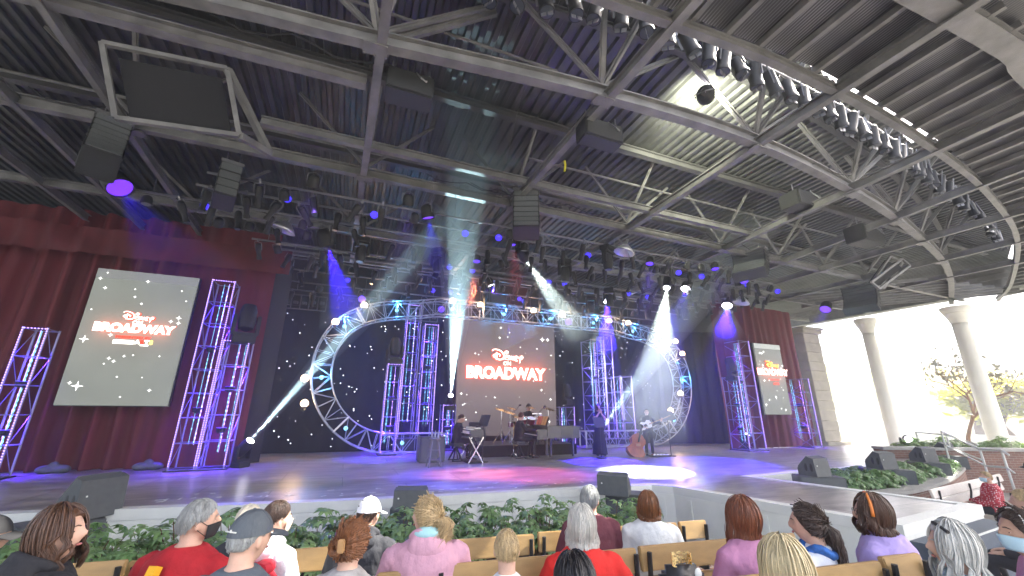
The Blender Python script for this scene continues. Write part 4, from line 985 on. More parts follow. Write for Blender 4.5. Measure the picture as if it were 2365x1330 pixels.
ms_ = mh.copy(); ms_.name = 'smoke_air'; MATS['smoke_air'] = ms_
[n_ for n_ in ms_.node_tree.nodes if n_.type == 'PRINCIPLED_VOLUME'][0].inputs['Density'].default_value = .0035
for p_, d_, an_, ln_, de_ in SMK:
    nm_ = 'smoke_%d' % int(de_ * 1000)
    if nm_ not in MATS:
        q_ = mh.copy(); q_.name = nm_; MATS[nm_] = q_; [n_ for n_ in q_.node_tree.nodes if n_.type == 'PRINCIPLED_VOLUME'][0].inputs['Density'].default_value = de_
    b = MB(); M_ = aim(d_); tn = math.tan(R(an_ / 2)); b.lathe([(.05 + tn * .3, .3), (.05 + tn * ln_ * .5, ln_ * .5), (.05 + tn * ln_, ln_)], n=20, m=M_); o = b.build('drifting_smoke', nm_); o.location = p_; tag(o, kind='stuff')  # beam-shaped volume, added to carry the visible shaft of light
b = MB(); c_ = TA(8, 11.6, 4.9); b.box((0, 0, 0), (27, 9.6, 7.7), AN); sm_ = b.build('stage_smoke', 'smoke_air'); sm_.location = c_; tag(sm_, kind='stuff')
# ================================================================= PEOPLE
mat('skin_fair', (.60, .37, .27), .55, 0, .08, 20, .05, 80); mat('skin_tan', (.48, .28, .19), .55, 0, .08, 20, .05, 80)
mat('eye_white', (.75, .73, .7), .2, 0, 0); mat('iris', (.03, .02, .015), .2, 0, 0); mat('lips', (.42, .14, .12), .5, 0, 0)
def hairmat(n, c, v=.4): return mat(n, c, .38, 0, v, 55, .35, 90, stretch=(1, 1, .12))
hairmat('hair_brown', (.085, .04, .022)); hairmat('hair_darkbrown', (.045, .024, .016)); hairmat('hair_red', (.20, .065, .03)); hairmat('hair_auburn', (.22, .085, .03))
hairmat('hair_blonde', (.52, .38, .20), .3); hairmat('hair_palegold', (.56, .46, .27), .25); hairmat('hair_white', (.60, .58, .52), .22); hairmat('hair_grey', (.33, .34, .33), .35); hairmat('hair_black', (.012, .010, .012), .3); hairmat('hair_silver', (.46, .46, .43), .35)
def cloth(n, c, v=.1): return mat(n, c, .85, 0, v, 7, .8, 15, stretch=(1, 1, .6))
cloth('black_wear', (.016, .016, .02)); cloth('dark_trousers', (.02, .02, .025))
TEX = bpy.data.textures.new('creases', 'CLOUDS'); TEX.noise_scale = .13; TEX.noise_depth = 3
def mods(o, voxel, sm=3, disp=0., sub=0):
    m = o.modifiers.new('remesh', 'REMESH'); m.mode = 'VOXEL'; m.voxel_size = voxel; m.use_smooth_shade = True
    if sm: m = o.modifiers.new('smooth', 'SMOOTH'); m.iterations = sm; m.factor = .6
    if disp: m = o.modifiers.new('creases', 'DISPLACE'); m.texture = TEX; m.strength = disp; m.mid_level = .5; m.texture_coords = 'LOCAL'
def head_surface(b, c, M, s=1.):
    n, k = 36, 26; vs = []; ax, ay, az = .076 * s, .097 * s, .118 * s
    g = lambda d, w: math.exp(-(d / w) ** 2)
    for i in range(k + 1):
        th = math.pi * i / k; z = -math.cos(th); rr_ = math.sin(th)
        for j in range(n):
            ph = 2 * math.pi * j / n; x = rr_ * math.sin(ph); y = rr_ * math.cos(ph)
            px, py, pz = x * ax, y * ay, z * az
            if z < 0: px *= 1 - .30 * (-z) ** 1.6; py *= 1 - (.10 if y > 0 else .34) * (-z) ** 1.3
            if y > 0:
                f = y
                d = .034 * g(x, .16) * g(z + .12, .20) + .006 * g(x, .5) * g(z - .22, .14) - .011 * (g(x - .38, .18) + g(x + .38, .18)) * g(z - .05, .13) + .007 * g(x, .3) * g(z + .50, .10) - .004 * g(x, .3) * g(z + .62, .05) + .008 * g(x, .3) * g(z + .82, .14)
                py += d * f * s
                px += .003 * s * (1 if x > 0 else -1) * g(abs(x) - .75, .2) * g(z + .15, .2)
            vs.append(Vector(c) + M @ Vector((px, py, pz)))
    b.add(vs, [(i * n + (j + 1) % n, i * n + j, (i + 1) * n + j, (i + 1) * n + (j + 1) % n) for i in range(k) for j in range(n)])
    for q in (-1, 1):
        E_ = M @ Matrix.Rotation(q * .35, 3, 'Z'); b.ell(Vector(c) + M @ Vector((q * .080 * s, -.008 * s, -.006 * s)), (.009 * s, .021 * s, .033 * s), 10, 8, m=E_)
def hand(b, w, d, up, s=1., curl=.5, side=1):
    w = Vector(w); d = Vector(d).normalized(); n_ = Vector(up); n_ = (n_ - d * n_.dot(d)).normalized(); x = d.cross(n_)
    M = Matrix((x, d, n_)).transposed()
    b.ell(w + d * .045 * s, (.040 * s, .052 * s, .016 * s), 10, 8, m=M)
    for i, ln in enumerate((.068, .078, .072, .056)):
        o = w + d * .080 * s + x * (-.030 + .020 * i) * s * side; p = [o]; a = 0; q = o
        for k in range(3): a += curl * (.5 + .2 * k); q = q + (d * math.cos(a) - n_ * math.sin(a)) * ln * s * (.42, .32, .26)[k]; p.append(q)
        b.path(p, [.0095 * s, .009 * s, .008 * s, .006 * s], 6)
    o = w + d * .03 * s - x * .03 * s * side; b.path([o, o - x * .026 * s * side + d * .022 * s - n_ * .008 * s, o - x * .034 * s * side + d * .052 * s - n_ * .018 * s], [.012 * s, .010 * s, .007 * s], 6)
def strand(b, pts, r, n=3):
    k = len(pts); b.path(pts, [r * (1 - .75 * (i / (k - 1)) ** 2) for i in range(k)], n, cap=False)
def make_hair(th, hc, M, style, m, s=1., L_=.3, vol=1., seed=1, part=0., wave=.01, cnt=420, bald=0.):
    r = random.Random(seed); b = MB(); A_ = Vector((.085, .104, .124)) * s * vol; hc = Vector(hc)
    def sc(ph, t_, k=1.): return hc + M @ (Vector((A_.x * math.sin(t_) * math.sin(ph), A_.y * math.sin(t_) * math.cos(ph) - .004, A_.z * math.cos(t_) + .004)) * k)
    def tend(ph):                                     # hairline as angle from the top
        a = abs((ph + math.pi) % (2 * math.pi) - math.pi)
        if style == 'short': return R(50) + R(32) * min(1, max(0, (a - .5) / .8)) + R(26) * min(1, max(0, (a - 1.75) / .5))
        return R(52) + (R(112) - R(52)) * min(1, max(0, (a - .55) / 1.1)) + R(10) * (a / math.pi)
    vs = []; n, k = 32, 12                            # cap under the strands
    for i in range(k + 1):
        for j in range(n):
            ph = 2 * math.pi * j / n; vs.append(sc(ph, .02 + (tend(ph) - .02) * i / k, .985))
    o = len(vs)
    for j in range(n): ph = 2 * math.pi * j / n; vs.append(sc(ph, tend(ph), .86))
    b.add(vs, [(i * n + (j + 1) % n, i * n + j, (i + 1) * n + j, (i + 1) * n + (j + 1) % n) for i in range(k + 1) for j in range(n)] + [tuple(range(n))] + [tuple(reversed(range(o, o + n)))])
    dn = Vector((0, 0, -1))
    if style == 'short':
        for _ in range(int(cnt * 2.4)):
            ph = r.uniform(-math.pi, math.pi); t0 = tend(ph) * math.sqrt(r.uniform(.0, 1)) * .96; ln = L_ * r.uniform(.7, 1.2)
            t1 = min(tend(ph) + .08, t0 + ln / (.1 * s)); p = [sc(ph + r.uniform(-.1, .1) * q, t0 + (t1 - t0) * q, 1 + .035 * math.sin(q * 2.2)) for q in (0, .33, .66, 1)]
            strand(b, p, .003 * s)
    else:
        tie = hc + M @ Vector((0, -A_.y * 1.0, A_.z * .15))
        for _ in range(int(cnt * 2.1)):
            a = r.uniform(.62 if style != 'bob' else .5, math.pi) * r.choice((-1, 1)); ph = a; te = tend(ph) if abs(a) > 1 else R(100)
            t0 = r.uniform(.0, .55) * te; pts = []
            lift = 1 + (r.uniform(.0, .075) if r.random() > .05 else r.uniform(.08, .16))
            if style in ('pony', 'bun'):
                te = tend(ph); t0 = r.uniform(.25, 1.) * te; st = sc(ph, t0, lift)
                for q in range(7):
                    u = q / 6; p = st.lerp(tie, u); v = p - hc; e = M.inverted() @ v; nr = math.sqrt((e.x / A_.x) ** 2 + (e.y / A_.y) ** 2 + (e.z / A_.z) ** 2)
                    pts.append(hc + v * (max(1., 1 / max(.3, nr)) * (lift if u < .9 else 1)))
                if style == 'pony':
                    off = Vector((r.gauss(0, .017), r.gauss(0, .014), 0)) * s; w0_ = r.uniform(0, 6); ll_ = L_ * r.uniform(.75, 1.05)
                    for q in range(1, 9): u = q / 8; pts.append(tie + M @ Vector((off.x * (1 + .8 * u), -.035 * math.sin(min(1, u * 3) * 1.57) + off.y, 0)) + dn * ll_ * u + Vector((wave * math.sin(u * 9 + w0_), wave * math.cos(u * 8 + w0_), 0)))
            else:
                for q in range(7): pts.append(sc(ph, t0 + (te - t0) * q / 6, lift + .02 * math.sin(q)))
                out_ = (pts[-1] - hc); out_.z = 0; out_ = out_.normalized() if out_.length > 1e-4 else Vector((0, 1, 0))
                w0_ = (int(ph * 4)) * 1.7; ll_ = L_ * r.uniform(.82, 1.06); p0 = pts[-1]; kk = 7
                for q in range(1, kk + 1):
                    u = q / kk; bul = (.012 if style == 'long' else .022 * math.sin(u * 2.6)) * s
                    if style == 'bob' and u > .6: bul -= .03 * (u - .6) * s
                    pts.append(p0 + dn * ll_ * u + out_ * bul * (1 if style == 'bob' else min(1, 2 * u)) + Vector((wave * math.sin(u * 8 + w0_ + ph), wave * math.cos(u * 7 + w0_), 0)) - (M @ Vector((0, .015 * u, 0)) if style == 'long' and abs(a) > 2 else Vector((0, 0, 0))))
            strand(b, pts, .0036 * s * r.uniform(.7, 1.25))
        if style == 'bun':
            for q in range(70):
                w0_ = r.uniform(0, 6.28); rr2 = r.uniform(.02, .042) * s; tl = r.uniform(-.6, .6)
                pts = [tie + M @ Vector((rr2 * math.cos(w0_ + u * .5), -.02 - .022 * abs(math.sin(u * .9 + w0_)) * s, rr2 * math.sin(w0_ + u * .5) + tl * .01)) for u in range(9)]
                strand(b, pts, .0065 * s)
    return b.build('hair', m, th, smooth=True)
def person(label, loc, rz, pose='sit', s=1., w=1., top='black_wear', sleeve='long', legs='dark_trousers', skin='skin_fair', hair=None, look=(0, 0), lean=.0, arms=None, shape='tee', head_s=1., legpose=None, detail=True, bulk=0., group=None, shoes='black', hv=.0095, roll=0.):
    """faces +Y; arms = [(elbow, wrist, hand dir)] x2 in body space, right (x>0) first"""
    th = thing('person', label, 'person', loc, rz, group); print('PERSON', round(s, 2), label[:30])
    if pose == 'sit': pz, nz = .50, 1.02
    else: pz, nz = .93, 1.45
    P0 = Vector((0, 0, pz)); N = Vector((0, lean + .01, nz)); SH = [Vector((q * .168 * w, lean * .85, nz - .085)) for q in (1, -1)]
    M = Matrix.Rotation(-look[0], 3, 'Z') @ Matrix.Rotation(look[1], 3, 'X') @ Matrix.Rotation(roll, 3, 'Y')
    HC = N + Vector((0, .012, .025)) + M @ Vector((0, .02, .088))
    if arms is None:
        arms = [(Vector((q * .25 * w, lean * .5 + .05, nz - .34)), Vector((q * .12, .30, pz + .10 if pose == 'sit' else pz + .05)), Vector((-q * .3, 1, -.1))) for q in (1, -1)]
    arms = [tuple(Vector(v) for v in a) for a in arms]
    if legpose is None:
        legpose = [(Vector((q * .09, 0, pz)), Vector((q * .13, .42, pz + .02)), Vector((q * .14, .40, .09)), Vector((q * .15, .56, .04))) for q in (1, -1)] if pose == 'sit' else [(Vector((q * .085, 0, pz)), Vector((q * .10, .02, .50)), Vector((q * .11, 0, .09)), Vector((q * .13, .15, .04))) for q in (1, -1)]
    # ---- body: one continuous surface
    b = MB(); sc = lambda v: v * s
    tor = [(.0, .150, .115), (.12, .135, .10), (.30, .150, .10), (.42, .150, .09), (.47, .11, .075), (.52, .055, .055)]
    b.loft([((0, lean * (z / .52), (pz + z * (nz - pz) / .52)), rx * w * .93, ry * w * .93) for z, rx, ry in tor], 18)
    b.path([N + Vector((0, -.005, -.06)), N + Vector((0, 0, .02)), HC + M @ Vector((0, -.025, -.05))], [.062, .056, .058], 14)
    head_surface(b, HC, M, head_s)
    for k, (e, wr, hd) in enumerate(arms):
        q = 1 if k == 0 else -1; sh = SH[k]
        b.path([sh - Vector((q * .04, 0, 0)), sh.lerp(e, .3), e, e.lerp(wr, .35), wr, wr + hd.normalized() * .02], [.050, .045, .036, .037, .024, .026], 10)
        hand(b, wr, hd, (0, 0, 1) if abs(hd.normalized().z) < .8 else (0, -1, 0), 1., .45, q)
    for hp, kn, an, toe in legpose:
        b.path([hp, hp.lerp(kn, .5), kn, kn.lerp(an, .3), an], [.078, .066, .050, .052, .036], 10)
        b.path([an + Vector((0, -.02, -.02)), toe], [.036, .028], 8)
    b.v = [v * s for v in b.v]; bo = b.build('body', skin, th); mods(bo, hv if detail else .012, 2)
    if detail:
        for q in (-1, 1):
            c = (HC + M @ (Vector((q * .031, .070, .004)) * head_s)) * s
            b = MB(); b.ell(c, (.0125 * s,) * 3, 10, 8); ey = b.build('eye', 'eye_white', th, smooth=True)
            b = MB(); b.path([(HC + M @ (Vector((q * xx, yy, zz)) * head_s)) * s for xx, yy, zz in ((.013, .0955, .026), (.030, .0925, .031), (.050, .080, .025))], [.0032 * s, .0036 * s, .0018 * s], 5); b.build('eyebrow', hair[1] if hair else 'black', th)
            b = MB(); b.ell(c + M @ Vector((0, .0075, 0)) * s, (.0062 * s,) * 3, 8, 6); b.build('iris', 'iris', ey)
    if detail: b = MB(); b.ell((HC + M @ (Vector((0, .093, -.058)) * head_s)) * s, (.022 * s, .008 * s, .007 * s), 10, 6, m=M); b.build('lips', 'lips', th, smooth=True)
    # ---- clothes
    g = 1.0 + bulk; b = MB()
    if shape in ('tee', 'hoodie', 'loose', 'shirt'):
        off = .012 + (.022 if shape in ('hoodie', 'loose') else 0)
        secs = [(-.03, .168, .132), (.1, .155, .120), (.26, .165, .118), (.38, .172, .108), (.44, .160, .092), (.475, .128, .082), (.50, .09, .072), (.52, .066, .062)]
        b.loft([((0, lean * (z / .52), (pz + z * (nz - pz) / .52)), (rx * w + off) * g, (ry * w + off) * g) for z, rx, ry in secs], 22)
    for k, (e, wr, hd) in enumerate(arms):
        q = 1 if k == 0 else -1; sh = SH[k]; o2 = .012 + (.014 if shape in ('hoodie', 'loose') else 0) + bulk * .05
        if sleeve == 'long': b.path([sh - Vector((q * .045, 0, -.002)), sh + Vector((q * .012, 0, -.03)), sh.lerp(e, .45), e, e.lerp(wr, .45), e.lerp(wr, .93)], [.046 + o2, .056 + o2, .047 + o2, .041 + o2, .037 + o2, .030 + o2], 12)
        else: b.path([sh - Vector((q * .045, 0, -.002)), sh + Vector((q * .012, 0, -.03)), sh.lerp(e, .62)], [.046 + o2, .058 + o2, .058 + o2], 12)
    b.v = [v * s for v in b.v]; to = b.build('jacket' if shape in ('hoodie', 'loose') else 'shirt', top, th); mods(to, .013, 4, .030 if shape in ('hoodie', 'loose') else .020)
    b = MB()
    b.loft([((0, .0, pz - .09), .15 * w, .11 * w), ((0, 0, pz), .165 * w, .128 * w), ((0, 0, pz + .10), .150 * w, .115 * w)], 16)
    for hp, kn, an, toe in legpose: b.path([hp, hp.lerp(kn, .5), kn, kn.lerp(an, .4), an + Vector((0, 0, .0))], [.098 * w, .086 * w, .068, .062, .058], 12)
    b.v = [v * s for v in b.v]; lo = b.build('trousers', legs, th); mods(lo, .018, 3, .015)
    for hp, kn, an, toe in legpose:
        b = MB(); b.path([an + Vector((0, -.04, -.045)), an + Vector((0, .02, -.035)), toe + Vector((0, -.03, .005)), toe + Vector((0, .02, 0))], [.038, .042, .036, .022], 10); b.v = [v * s for v in b.v]; b.build('shoe', shoes, th, smooth=True)
    if hair: make_hair(th, HC * s, M, hair[0], hair[1], s * head_s, **(hair[2] if len(hair) > 2 else {}))
    th['_h'] = 0; del th['_h']
    return th, HC * s, M, s, N * s
def collar(th, N, s, m, r=.075, name='collar'):
    b = MB(); b.path([N + Vector((r * s * math.cos(a), r * .95 * s * math.sin(a) - .005, -.035 * s + .02 * s * math.sin(a) * -1)) for a in [2 * math.pi * k / 20 for k in range(20)]], .013 * s, 8, closed=True); return b.build(name, m, th, smooth=True)
def hood(th, N, s, m, inner=None):
    b = MB(); b.ell(N + Vector((0, -.095, -.045)) * s, (.135 * s, .065 * s, .095 * s), 18, 12); b.path([N + Vector((.105 * math.cos(a), .09 * math.sin(a) - .01, .0 - .05 * math.sin(a))) * s for a in [2 * math.pi * k / 18 for k in range(18)]], .030 * s, 8, closed=True)
    o = b.build('hood', m, th); mods(o, .013, 4, .03)
    if inner: b = MB(); b.ell(N + Vector((0, -.075, .035)) * s, (.098 * s, .06 * s, .045 * s), 16, 10); b.build('hood_lining', inner, th, smooth=True)
def cap(th, HC, M, s, m, back=False, logo=None, brim=True):
    b = MB(); n, k = 28, 10; A_ = Vector((.090, .108, .118)) * s; vs = []
    for i in range(k + 1):
        t_ = .01 + (R(84)) * i / k
        for j in range(n):
            ph = 2 * math.pi * j / n; vs.append(HC + M @ (Vector((A_.x * math.sin(t_) * math.sin(ph), A_.y * math.sin(t_) * math.cos(ph) - .006 * s, A_.z * math.cos(t_) + .016 * s))))
    o = len(vs)
    for j in range(n): ph = 2 * math.pi * j / n; t_ = R(84); vs.append(HC + M @ (Vector((A_.x * .95 * math.sin(t_) * math.sin(ph), A_.y * .95 * math.sin(t_) * math.cos(ph) - .006 * s, A_.z * .9 * math.cos(t_) + .016 * s))))
    b.add(vs, [(i * n + (j + 1) % n, i * n + j, (i + 1) * n + j, (i + 1) * n + (j + 1) % n) for i in range(k + 1) for j in range(n)] + [tuple(range(n))])
    for q in range(6):                                # seams
        ph = q * math.pi / 3; b.path([HC + M @ (Vector((A_.x * 1.01 * math.sin(t_) * math.sin(ph), A_.y * 1.01 * math.sin(t_) * math.cos(ph) - .006 * s, A_.z * 1.01 * math.cos(t_) + .016 * s))) for t_ in [R(84) * u / 8 for u in range(9)]], .0016 * s, 4)
    b.ell(HC + M @ Vector((0, -.006, .136)) * s, (.008 * s, .008 * s, .005 * s), 8, 6)
    c = b.build('cap', m, th, smooth=True, ang=50)
    q = 1 if not back else -1; b = MB(); vs = []
    for i in range(9):
        a = -1.15 + 2.3 * i / 8
        for rr2, zz in ((.98, .022), (1.62, -.004)):
            x = A_.x * math.sin(a) * (.98 if rr2 < 1 else 1.08); y = (A_.y * math.cos(a) * rr2 if rr2 < 1 else A_.y * (.98 + .70 * math.cos(a) ** .7)) * q
            vs.append(HC + M @ Vector((x, y, (zz + .004) * s - .012 * s * math.sin(a) ** 2)))
    b.add(vs + [v + M @ Vector((0, 0, -.005 * s)) for v in vs], [(2 * i, 2 * i + 1, 2 * i + 3, 2 * i + 2) for i in range(8)] + [(18 + 2 * i + 2, 18 + 2 * i + 3, 18 + 2 * i + 1, 18 + 2 * i) for i in range(8)] + [(2 * i + 1, 19 + 2 * i, 21 + 2 * i, 2 * i + 3) for i in range(8)])
    b.build('brim', m, c, smooth=True, ang=40); return c
def mask(th, HC, M, s, m, loops=True):
    b = MB(); n, k = 12, 6; vs = []
    for i in range(k + 1):
        for j in range(n + 1):
            a = -1.15 + 2.3 * j / n; z = -.012 - .078 * i / k; fr = 1 - .16 * (i / k) ** 2
            vs.append(HC + M @ Vector((.081 * fr * math.sin(a), (.100 * fr * math.cos(a) + .020 * math.exp(-(a / .35) ** 2) * (1 - i / k * .5)), z)) * s)
    b.add(vs, [(i * (n + 1) + j, (i + 1) * (n + 1) + j, (i + 1) * (n + 1) + j + 1, i * (n + 1) + j + 1) for i in range(k) for j in range(n)])
    if loops:
        for q in (-1, 1): b.path([HC + M @ Vector((q * .073, .040, -.015)) * s, HC + M @ Vector((q * .086, .0, .020)) * s, HC + M @ Vector((q * .089, -.022, .0)) * s, HC + M @ Vector((q * .084, -.008, -.03)) * s, HC + M @ Vector((q * .068, .038, -.075)) * s], .0022 * s, 4)
    o = b.build('face_mask', m, th, smooth=True); sm = o.modifiers.new('thick', 'SOLIDIFY'); sm.thickness = .003; return o
def glasses(th, HC, M, s, m='black'):
    b = MB()
    for q in (-1, 1):
        b.path([HC + M @ Vector((q * .033 + .024 * math.cos(a), .103, .005 + .018 * math.sin(a))) * s for a in [2 * math.pi * k / 14 for k in range(14)]], .002 * s, 5, closed=True)
        b.path([HC + M @ Vector((q * .057, .10, .008)) * s, HC + M @ Vector((q * .083, .0, .010)) * s], .002 * s, 5)
    b.path([HC + M @ Vector((-.009, .104, .008)) * s, HC + M @ Vector((.009, .104, .008)) * s], .002 * s, 5); b.build('glasses', m, th)
# ================================================================= BAND
def locfn(px, py, a=None):
    q = STG(px, py) if a is None else ata(px, py, a); return Vector((q.x, q.y, ZS))
FC = lambda q: math.atan2(q.y, q.x) - math.pi / 2            # heading away from the camera
mat('drum_red', (.16, .012, .03), .25, .2, .15, 12, coat=.6); mat('drum_head', (.6, .6, .58), .5); mat('cymbal', (.55, .40, .16), .25, 1., .1, 20)
mat('piano_black', (.045, .048, .048), .18, 0, .06, 4, coat=.4); mat('ivory', (.8, .78, .7), .4, 0, 0); mat('paper_red', (.75, .16, .08), .7, 0, .05); mat('paper_orange', (.80, .36, .12), .7, 0, .05)
mat('bass_wood', (.30, .07, .02), .3, 0, .25, 6, coat=.5); mat('guitar_white', (.8, .8, .75), .3, 0, 0); mat('wood_maple', (.42, .24, .10), .4, 0, .15, 8); mat('brass', (.75, .58, .28), .22, 1., 0); mat('bench_pad', (.03, .035, .035), .5)
# riser and drum kit
r0_ = ata(1118, 1048, 13.5); r1_ = ata(1335, 1048, 13.5); rc = (r0_ + r1_) / 2; rw = (r1_ - r0_).length
ri = thing('drum_riser', 'low black carpeted riser under the drum kit', 'riser', (rc.x, rc.y, ZS), AN)
b = MB(); b.bbox((0, 1.0, .17), (rw, 2.2, .34), .02); b.build('platform', 'black_cloth', ri); b = MB(); b.box((0, 1.0, .346), (rw - .04, 2.16, .012)); b.build('deck_top', 'black', ri)
dk = locfn(1222, 1030, 14.35); dk.z = ZS + .35
dr = thing('drum_kit', 'dark red drum kit with chrome stands and cymbals on the riser', 'drum kit', dk, AN)
def drum(c, r, h, M=None, nm='drum'):
    M = M or Matrix.Identity(3); b = MB(); b.lathe([(r, -h / 2), (r, h / 2)], c, 20, M, cap=False); s = b.build(nm, 'drum_red', dr, smooth=True)
    for q in (-1, 1):
        b = MB(); b.lathe([(.001, q * h / 2 * .99), (r * .98, q * h / 2 * .99)], c, 20, M, cap=False); b.build('drum_head', 'drum_head', s); b = MB(); b.path([Vector(c) + M @ Vector((r * 1.02 * math.cos(a), r * 1.02 * math.sin(a), q * h / 2)) for a in [2 * math.pi * k / 20 for k in range(20)]], .011, 5, closed=True); b.build('hoop', 'chrome', s)
MX = Matrix.Rotation(R(90), 3, 'X')
drum((0, -.1, .30), .28, .42, MX, 'bass_drum'); drum((-.24, -.12, .76), .15, .2, Matrix.Rotation(R(20), 3, 'X'), 'tom_drum'); drum((.12, -.12, .76), .16, .22, Matrix.Rotation(R(20), 3, 'X'), 'tom_drum')
drum((.55, .1, .42), .21, .4, None, 'floor_tom'); drum((-.48, .2, .62), .18, .15, None, 'snare_drum')
def stand(p, h, cy=.24, tilt=.25, sx=1):
    b = MB(); p = Vector(p); b.tube(p + Vector((0, 0, .1)), p + Vector((0, 0, h)), .014, 6)
    for k in range(3): a = k * 2.09 + .4; b.tube(p + Vector((0, 0, .42)), p + Vector((.30 * math.cos(a), .30 * math.sin(a), 0)), .012, 5)
    b.build('cymbal_stand', 'chrome', dr)
    M = Matrix.Rotation(tilt, 3, 'X') @ Matrix.Rotation(.15 * sx, 3, 'Y'); b = MB(); b.lathe([(.02, .03), (.06, .018), (cy, 0), (cy, -.003), (.02, .02)], p + Vector((0, 0, h)), 24, M); b.build('cymbal', 'cymbal', dr, smooth=True, ang=40)
for a in [((-.75, -.2, 0), 1.05, .24), ((-.95, .15, 0), 1.15, .26), ((-.55, -.42, 0), .9, .2), ((.85, -.1, 0), 1.2, .26), ((.4, .5, 0), 1.25, .22), ((-.35, .6, 0), 1.2, .2)]: stand(*a)
b = MB()
for x in (.30, .42, .52): b.bbox((x + .2, .3, .92), (.10, .06, .06), .008)
b.bbox((.52, .32, 1.02), (.42, .26, .04), .01); b.build('percussion_pad', 'chrome', dr)
for px, py in ((1205, 935), (1262, 937)):                # overhead microphones
    p = ata(px, py, 14.4); g_ = Vector((p.x - .25, p.y, ZS + .35)); ms = thing('microphone_stand', 'black boom microphone stand ' + ('left' if px < 1230 else 'right') + ' of the drummer', 'microphone stand', g_)
    b = MB(); e = p - g_; b.path([(0, 0, 0), (0, 0, e.z * .8), e], .011, 5)
    for k in range(3): b.tube((0, 0, .18), (.25 * math.cos(k * 2.1), .25 * math.sin(k * 2.1), 0), .01, 5)
    b.build('boom', 'black', ms); b = MB(); b.ell(e, (.05, .05, .035), 8, 6); b.build('microphone', 'fixture_black', ms)
cap_m = mat('cap_black', (.02, .02, .022), .8)
p = locfn(1226, 1032, 14.9); p.z = ZS + .35
hh_ = hgt(1227, 931, p) - p.z
th, HC, M, s, N = person('drummer in a black shirt and dark glasses behind the drum kit', p, AN + math.pi - .1, 'sit', hh_ / 1.27, 1., 'black_wear', 'short', hair=('short', 'hair_black', dict(L_=.03, cnt=200)), arms=[((.28, .08, .74), (.20, .34, .82), (-.2, 1, -.2)), ((-.28, .08, .74), (-.18, .34, .80), (.3, 1, -.1))])
glasses(th, HC, M, s); cap(th, HC, M, s, 'cap_black', back=True)
b = MB()
for q in (-1, 1): b.tube(Vector((q * .19, .36, .82)) * s, Vector((q * .08, .72, .86)) * s, .008, 5)
b.build('drumstick', 'wood_maple', th)
# grand piano: keyboard at its left end, tail to the right
gp0 = locfn(1243, 1062); gp1 = locfn(1340, 1056)
pk = ata(1245, 1004, aof(gp0) + .05); pe = ata(1352, 985, aof(gp0) - .1)
PL = (pe - pk).length; ang = math.atan2(pe.y - pk.y, pe.x - pk.x)
pn = thing('grand_piano', 'dark grey grand piano with red and orange sheet music seen from its curved side', 'grand piano', (pk.x, pk.y, ZS), ang)
prof_ = [(0, 0), (.25, -.02), (PL * .5, 0), (PL * .78, .05), (PL * .95, .16), (PL, .42), (PL * .93, .72), (PL * .72, .86), (PL * .55, 1.0), (PL * .45, 1.3), (PL * .3, 1.46), (0, 1.48)]
b = MB(); b.prism(prof_[2:] + [(PL * .22, 1.48), (PL * .22, 0)], .62, .98); b.build('case', 'piano_black', pn)
b = MB(); b.prism([(PL * .22 - .002, 0), (PL * .22 - .002, 1.48), (.0, 1.48), (.0, 0)], .60, .70); b.bbox((.18, .03, .80), (.36, .07, .2), .02); b.bbox((.18, 1.45, .80), (.36, .07, .2), .02); b.build('key_bed', 'piano_black', pn)
b = MB(); b.prism([(x * 1.0 + .0, y) for x, y in [(PL * .2, -.015), (PL * .5, -.015), (PL * .78, .04), (PL * .96, .15), (PL * 1.01, .42), (PL * .94, .73), (PL * .72, .88), (PL * .55, 1.02), (PL * .45, 1.32), (PL * .3, 1.48), (PL * .2, 1.5)]], .984, 1.005); b.build('lid', 'piano_black', pn)
b = MB()
for k in range(40): b.box((.11, .10 + .0325 * k, .714), (.15, .030, .02))
tag(b.build('white_key', 'ivory', pn), kind='stuff')
b = MB()
for k in range(39):
    if k % 7 not in (2, 6): b.box((.14, .117 + .0325 * k, .735), (.09, .014, .022))
tag(b.build('black_key', 'black', pn), kind='stuff')
b = MB(); b.slab([(-.1, 0), (.9, 0), (.9, .26), (-.1, .26)], (.42, .3, 1.01), (0, 1, 0), (.35, 0, .94), .012); b.build('music_desk', 'piano_black', pn)
for k, mm in enumerate(('paper_orange', 'paper_orange', 'paper_red', 'paper_red')):
    b = MB(); b.slab([(0, 0), (.21, 0), (.21, .29), (0, .29)], (.40, .28 + .235 * k, 1.02), (0, 1, 0), (.35, 0, .94), .003); b.build('sheet_music', mm, pn)
for x, y in ((PL * .30, .12), (PL * .30, 1.34), (PL * .86, .42)):
    b = MB(); b.lathe([(.035, .05), (.045, .12), (.05, .45), (.08, .56), (.085, .63)], (x, y, 0), 10); b.build('leg', 'piano_black', pn, smooth=True, ang=40)
b = MB(); b.bar((.62, .72, .62), (.6, .72, .12), .05); b.bar((.62, .84, .62), (.6, .84, .12), .05); b.bbox((.6, .78, .1), (.12, .2, .05), .01); b.build('pedal_lyre', 'piano_black', pn)
def bench_seat(p, rz, label, pad='bench_pad'):
    t = thing('piano_bench', label, 'bench', p, rz); b = MB(); b.bbox((0, 0, .47), (.62, .34, .09), .03); b.build('seat', pad, t, smooth=False)
    for q in (-1, 1): b = MB(); b.bar((q * .24, -.14, .02), (-q * .0, .0, .42), .035); b.bar((q * .24, .14, .02), (0, 0, .42), .035); b.box((q * .24, 0, .015), (.04, .34, .03)); b.build('leg', 'black', t)
pp_ = pn.matrix_basis @ Vector((-.50, .80, 0))
pp_ = Vector((pk.x, pk.y, ZS)) + Matrix.Rotation(ang, 3, 'Z') @ Vector((-.42, .62, 0))
bench_seat(pp_, ang - math.pi / 2, 'black padded piano bench under the pianist')
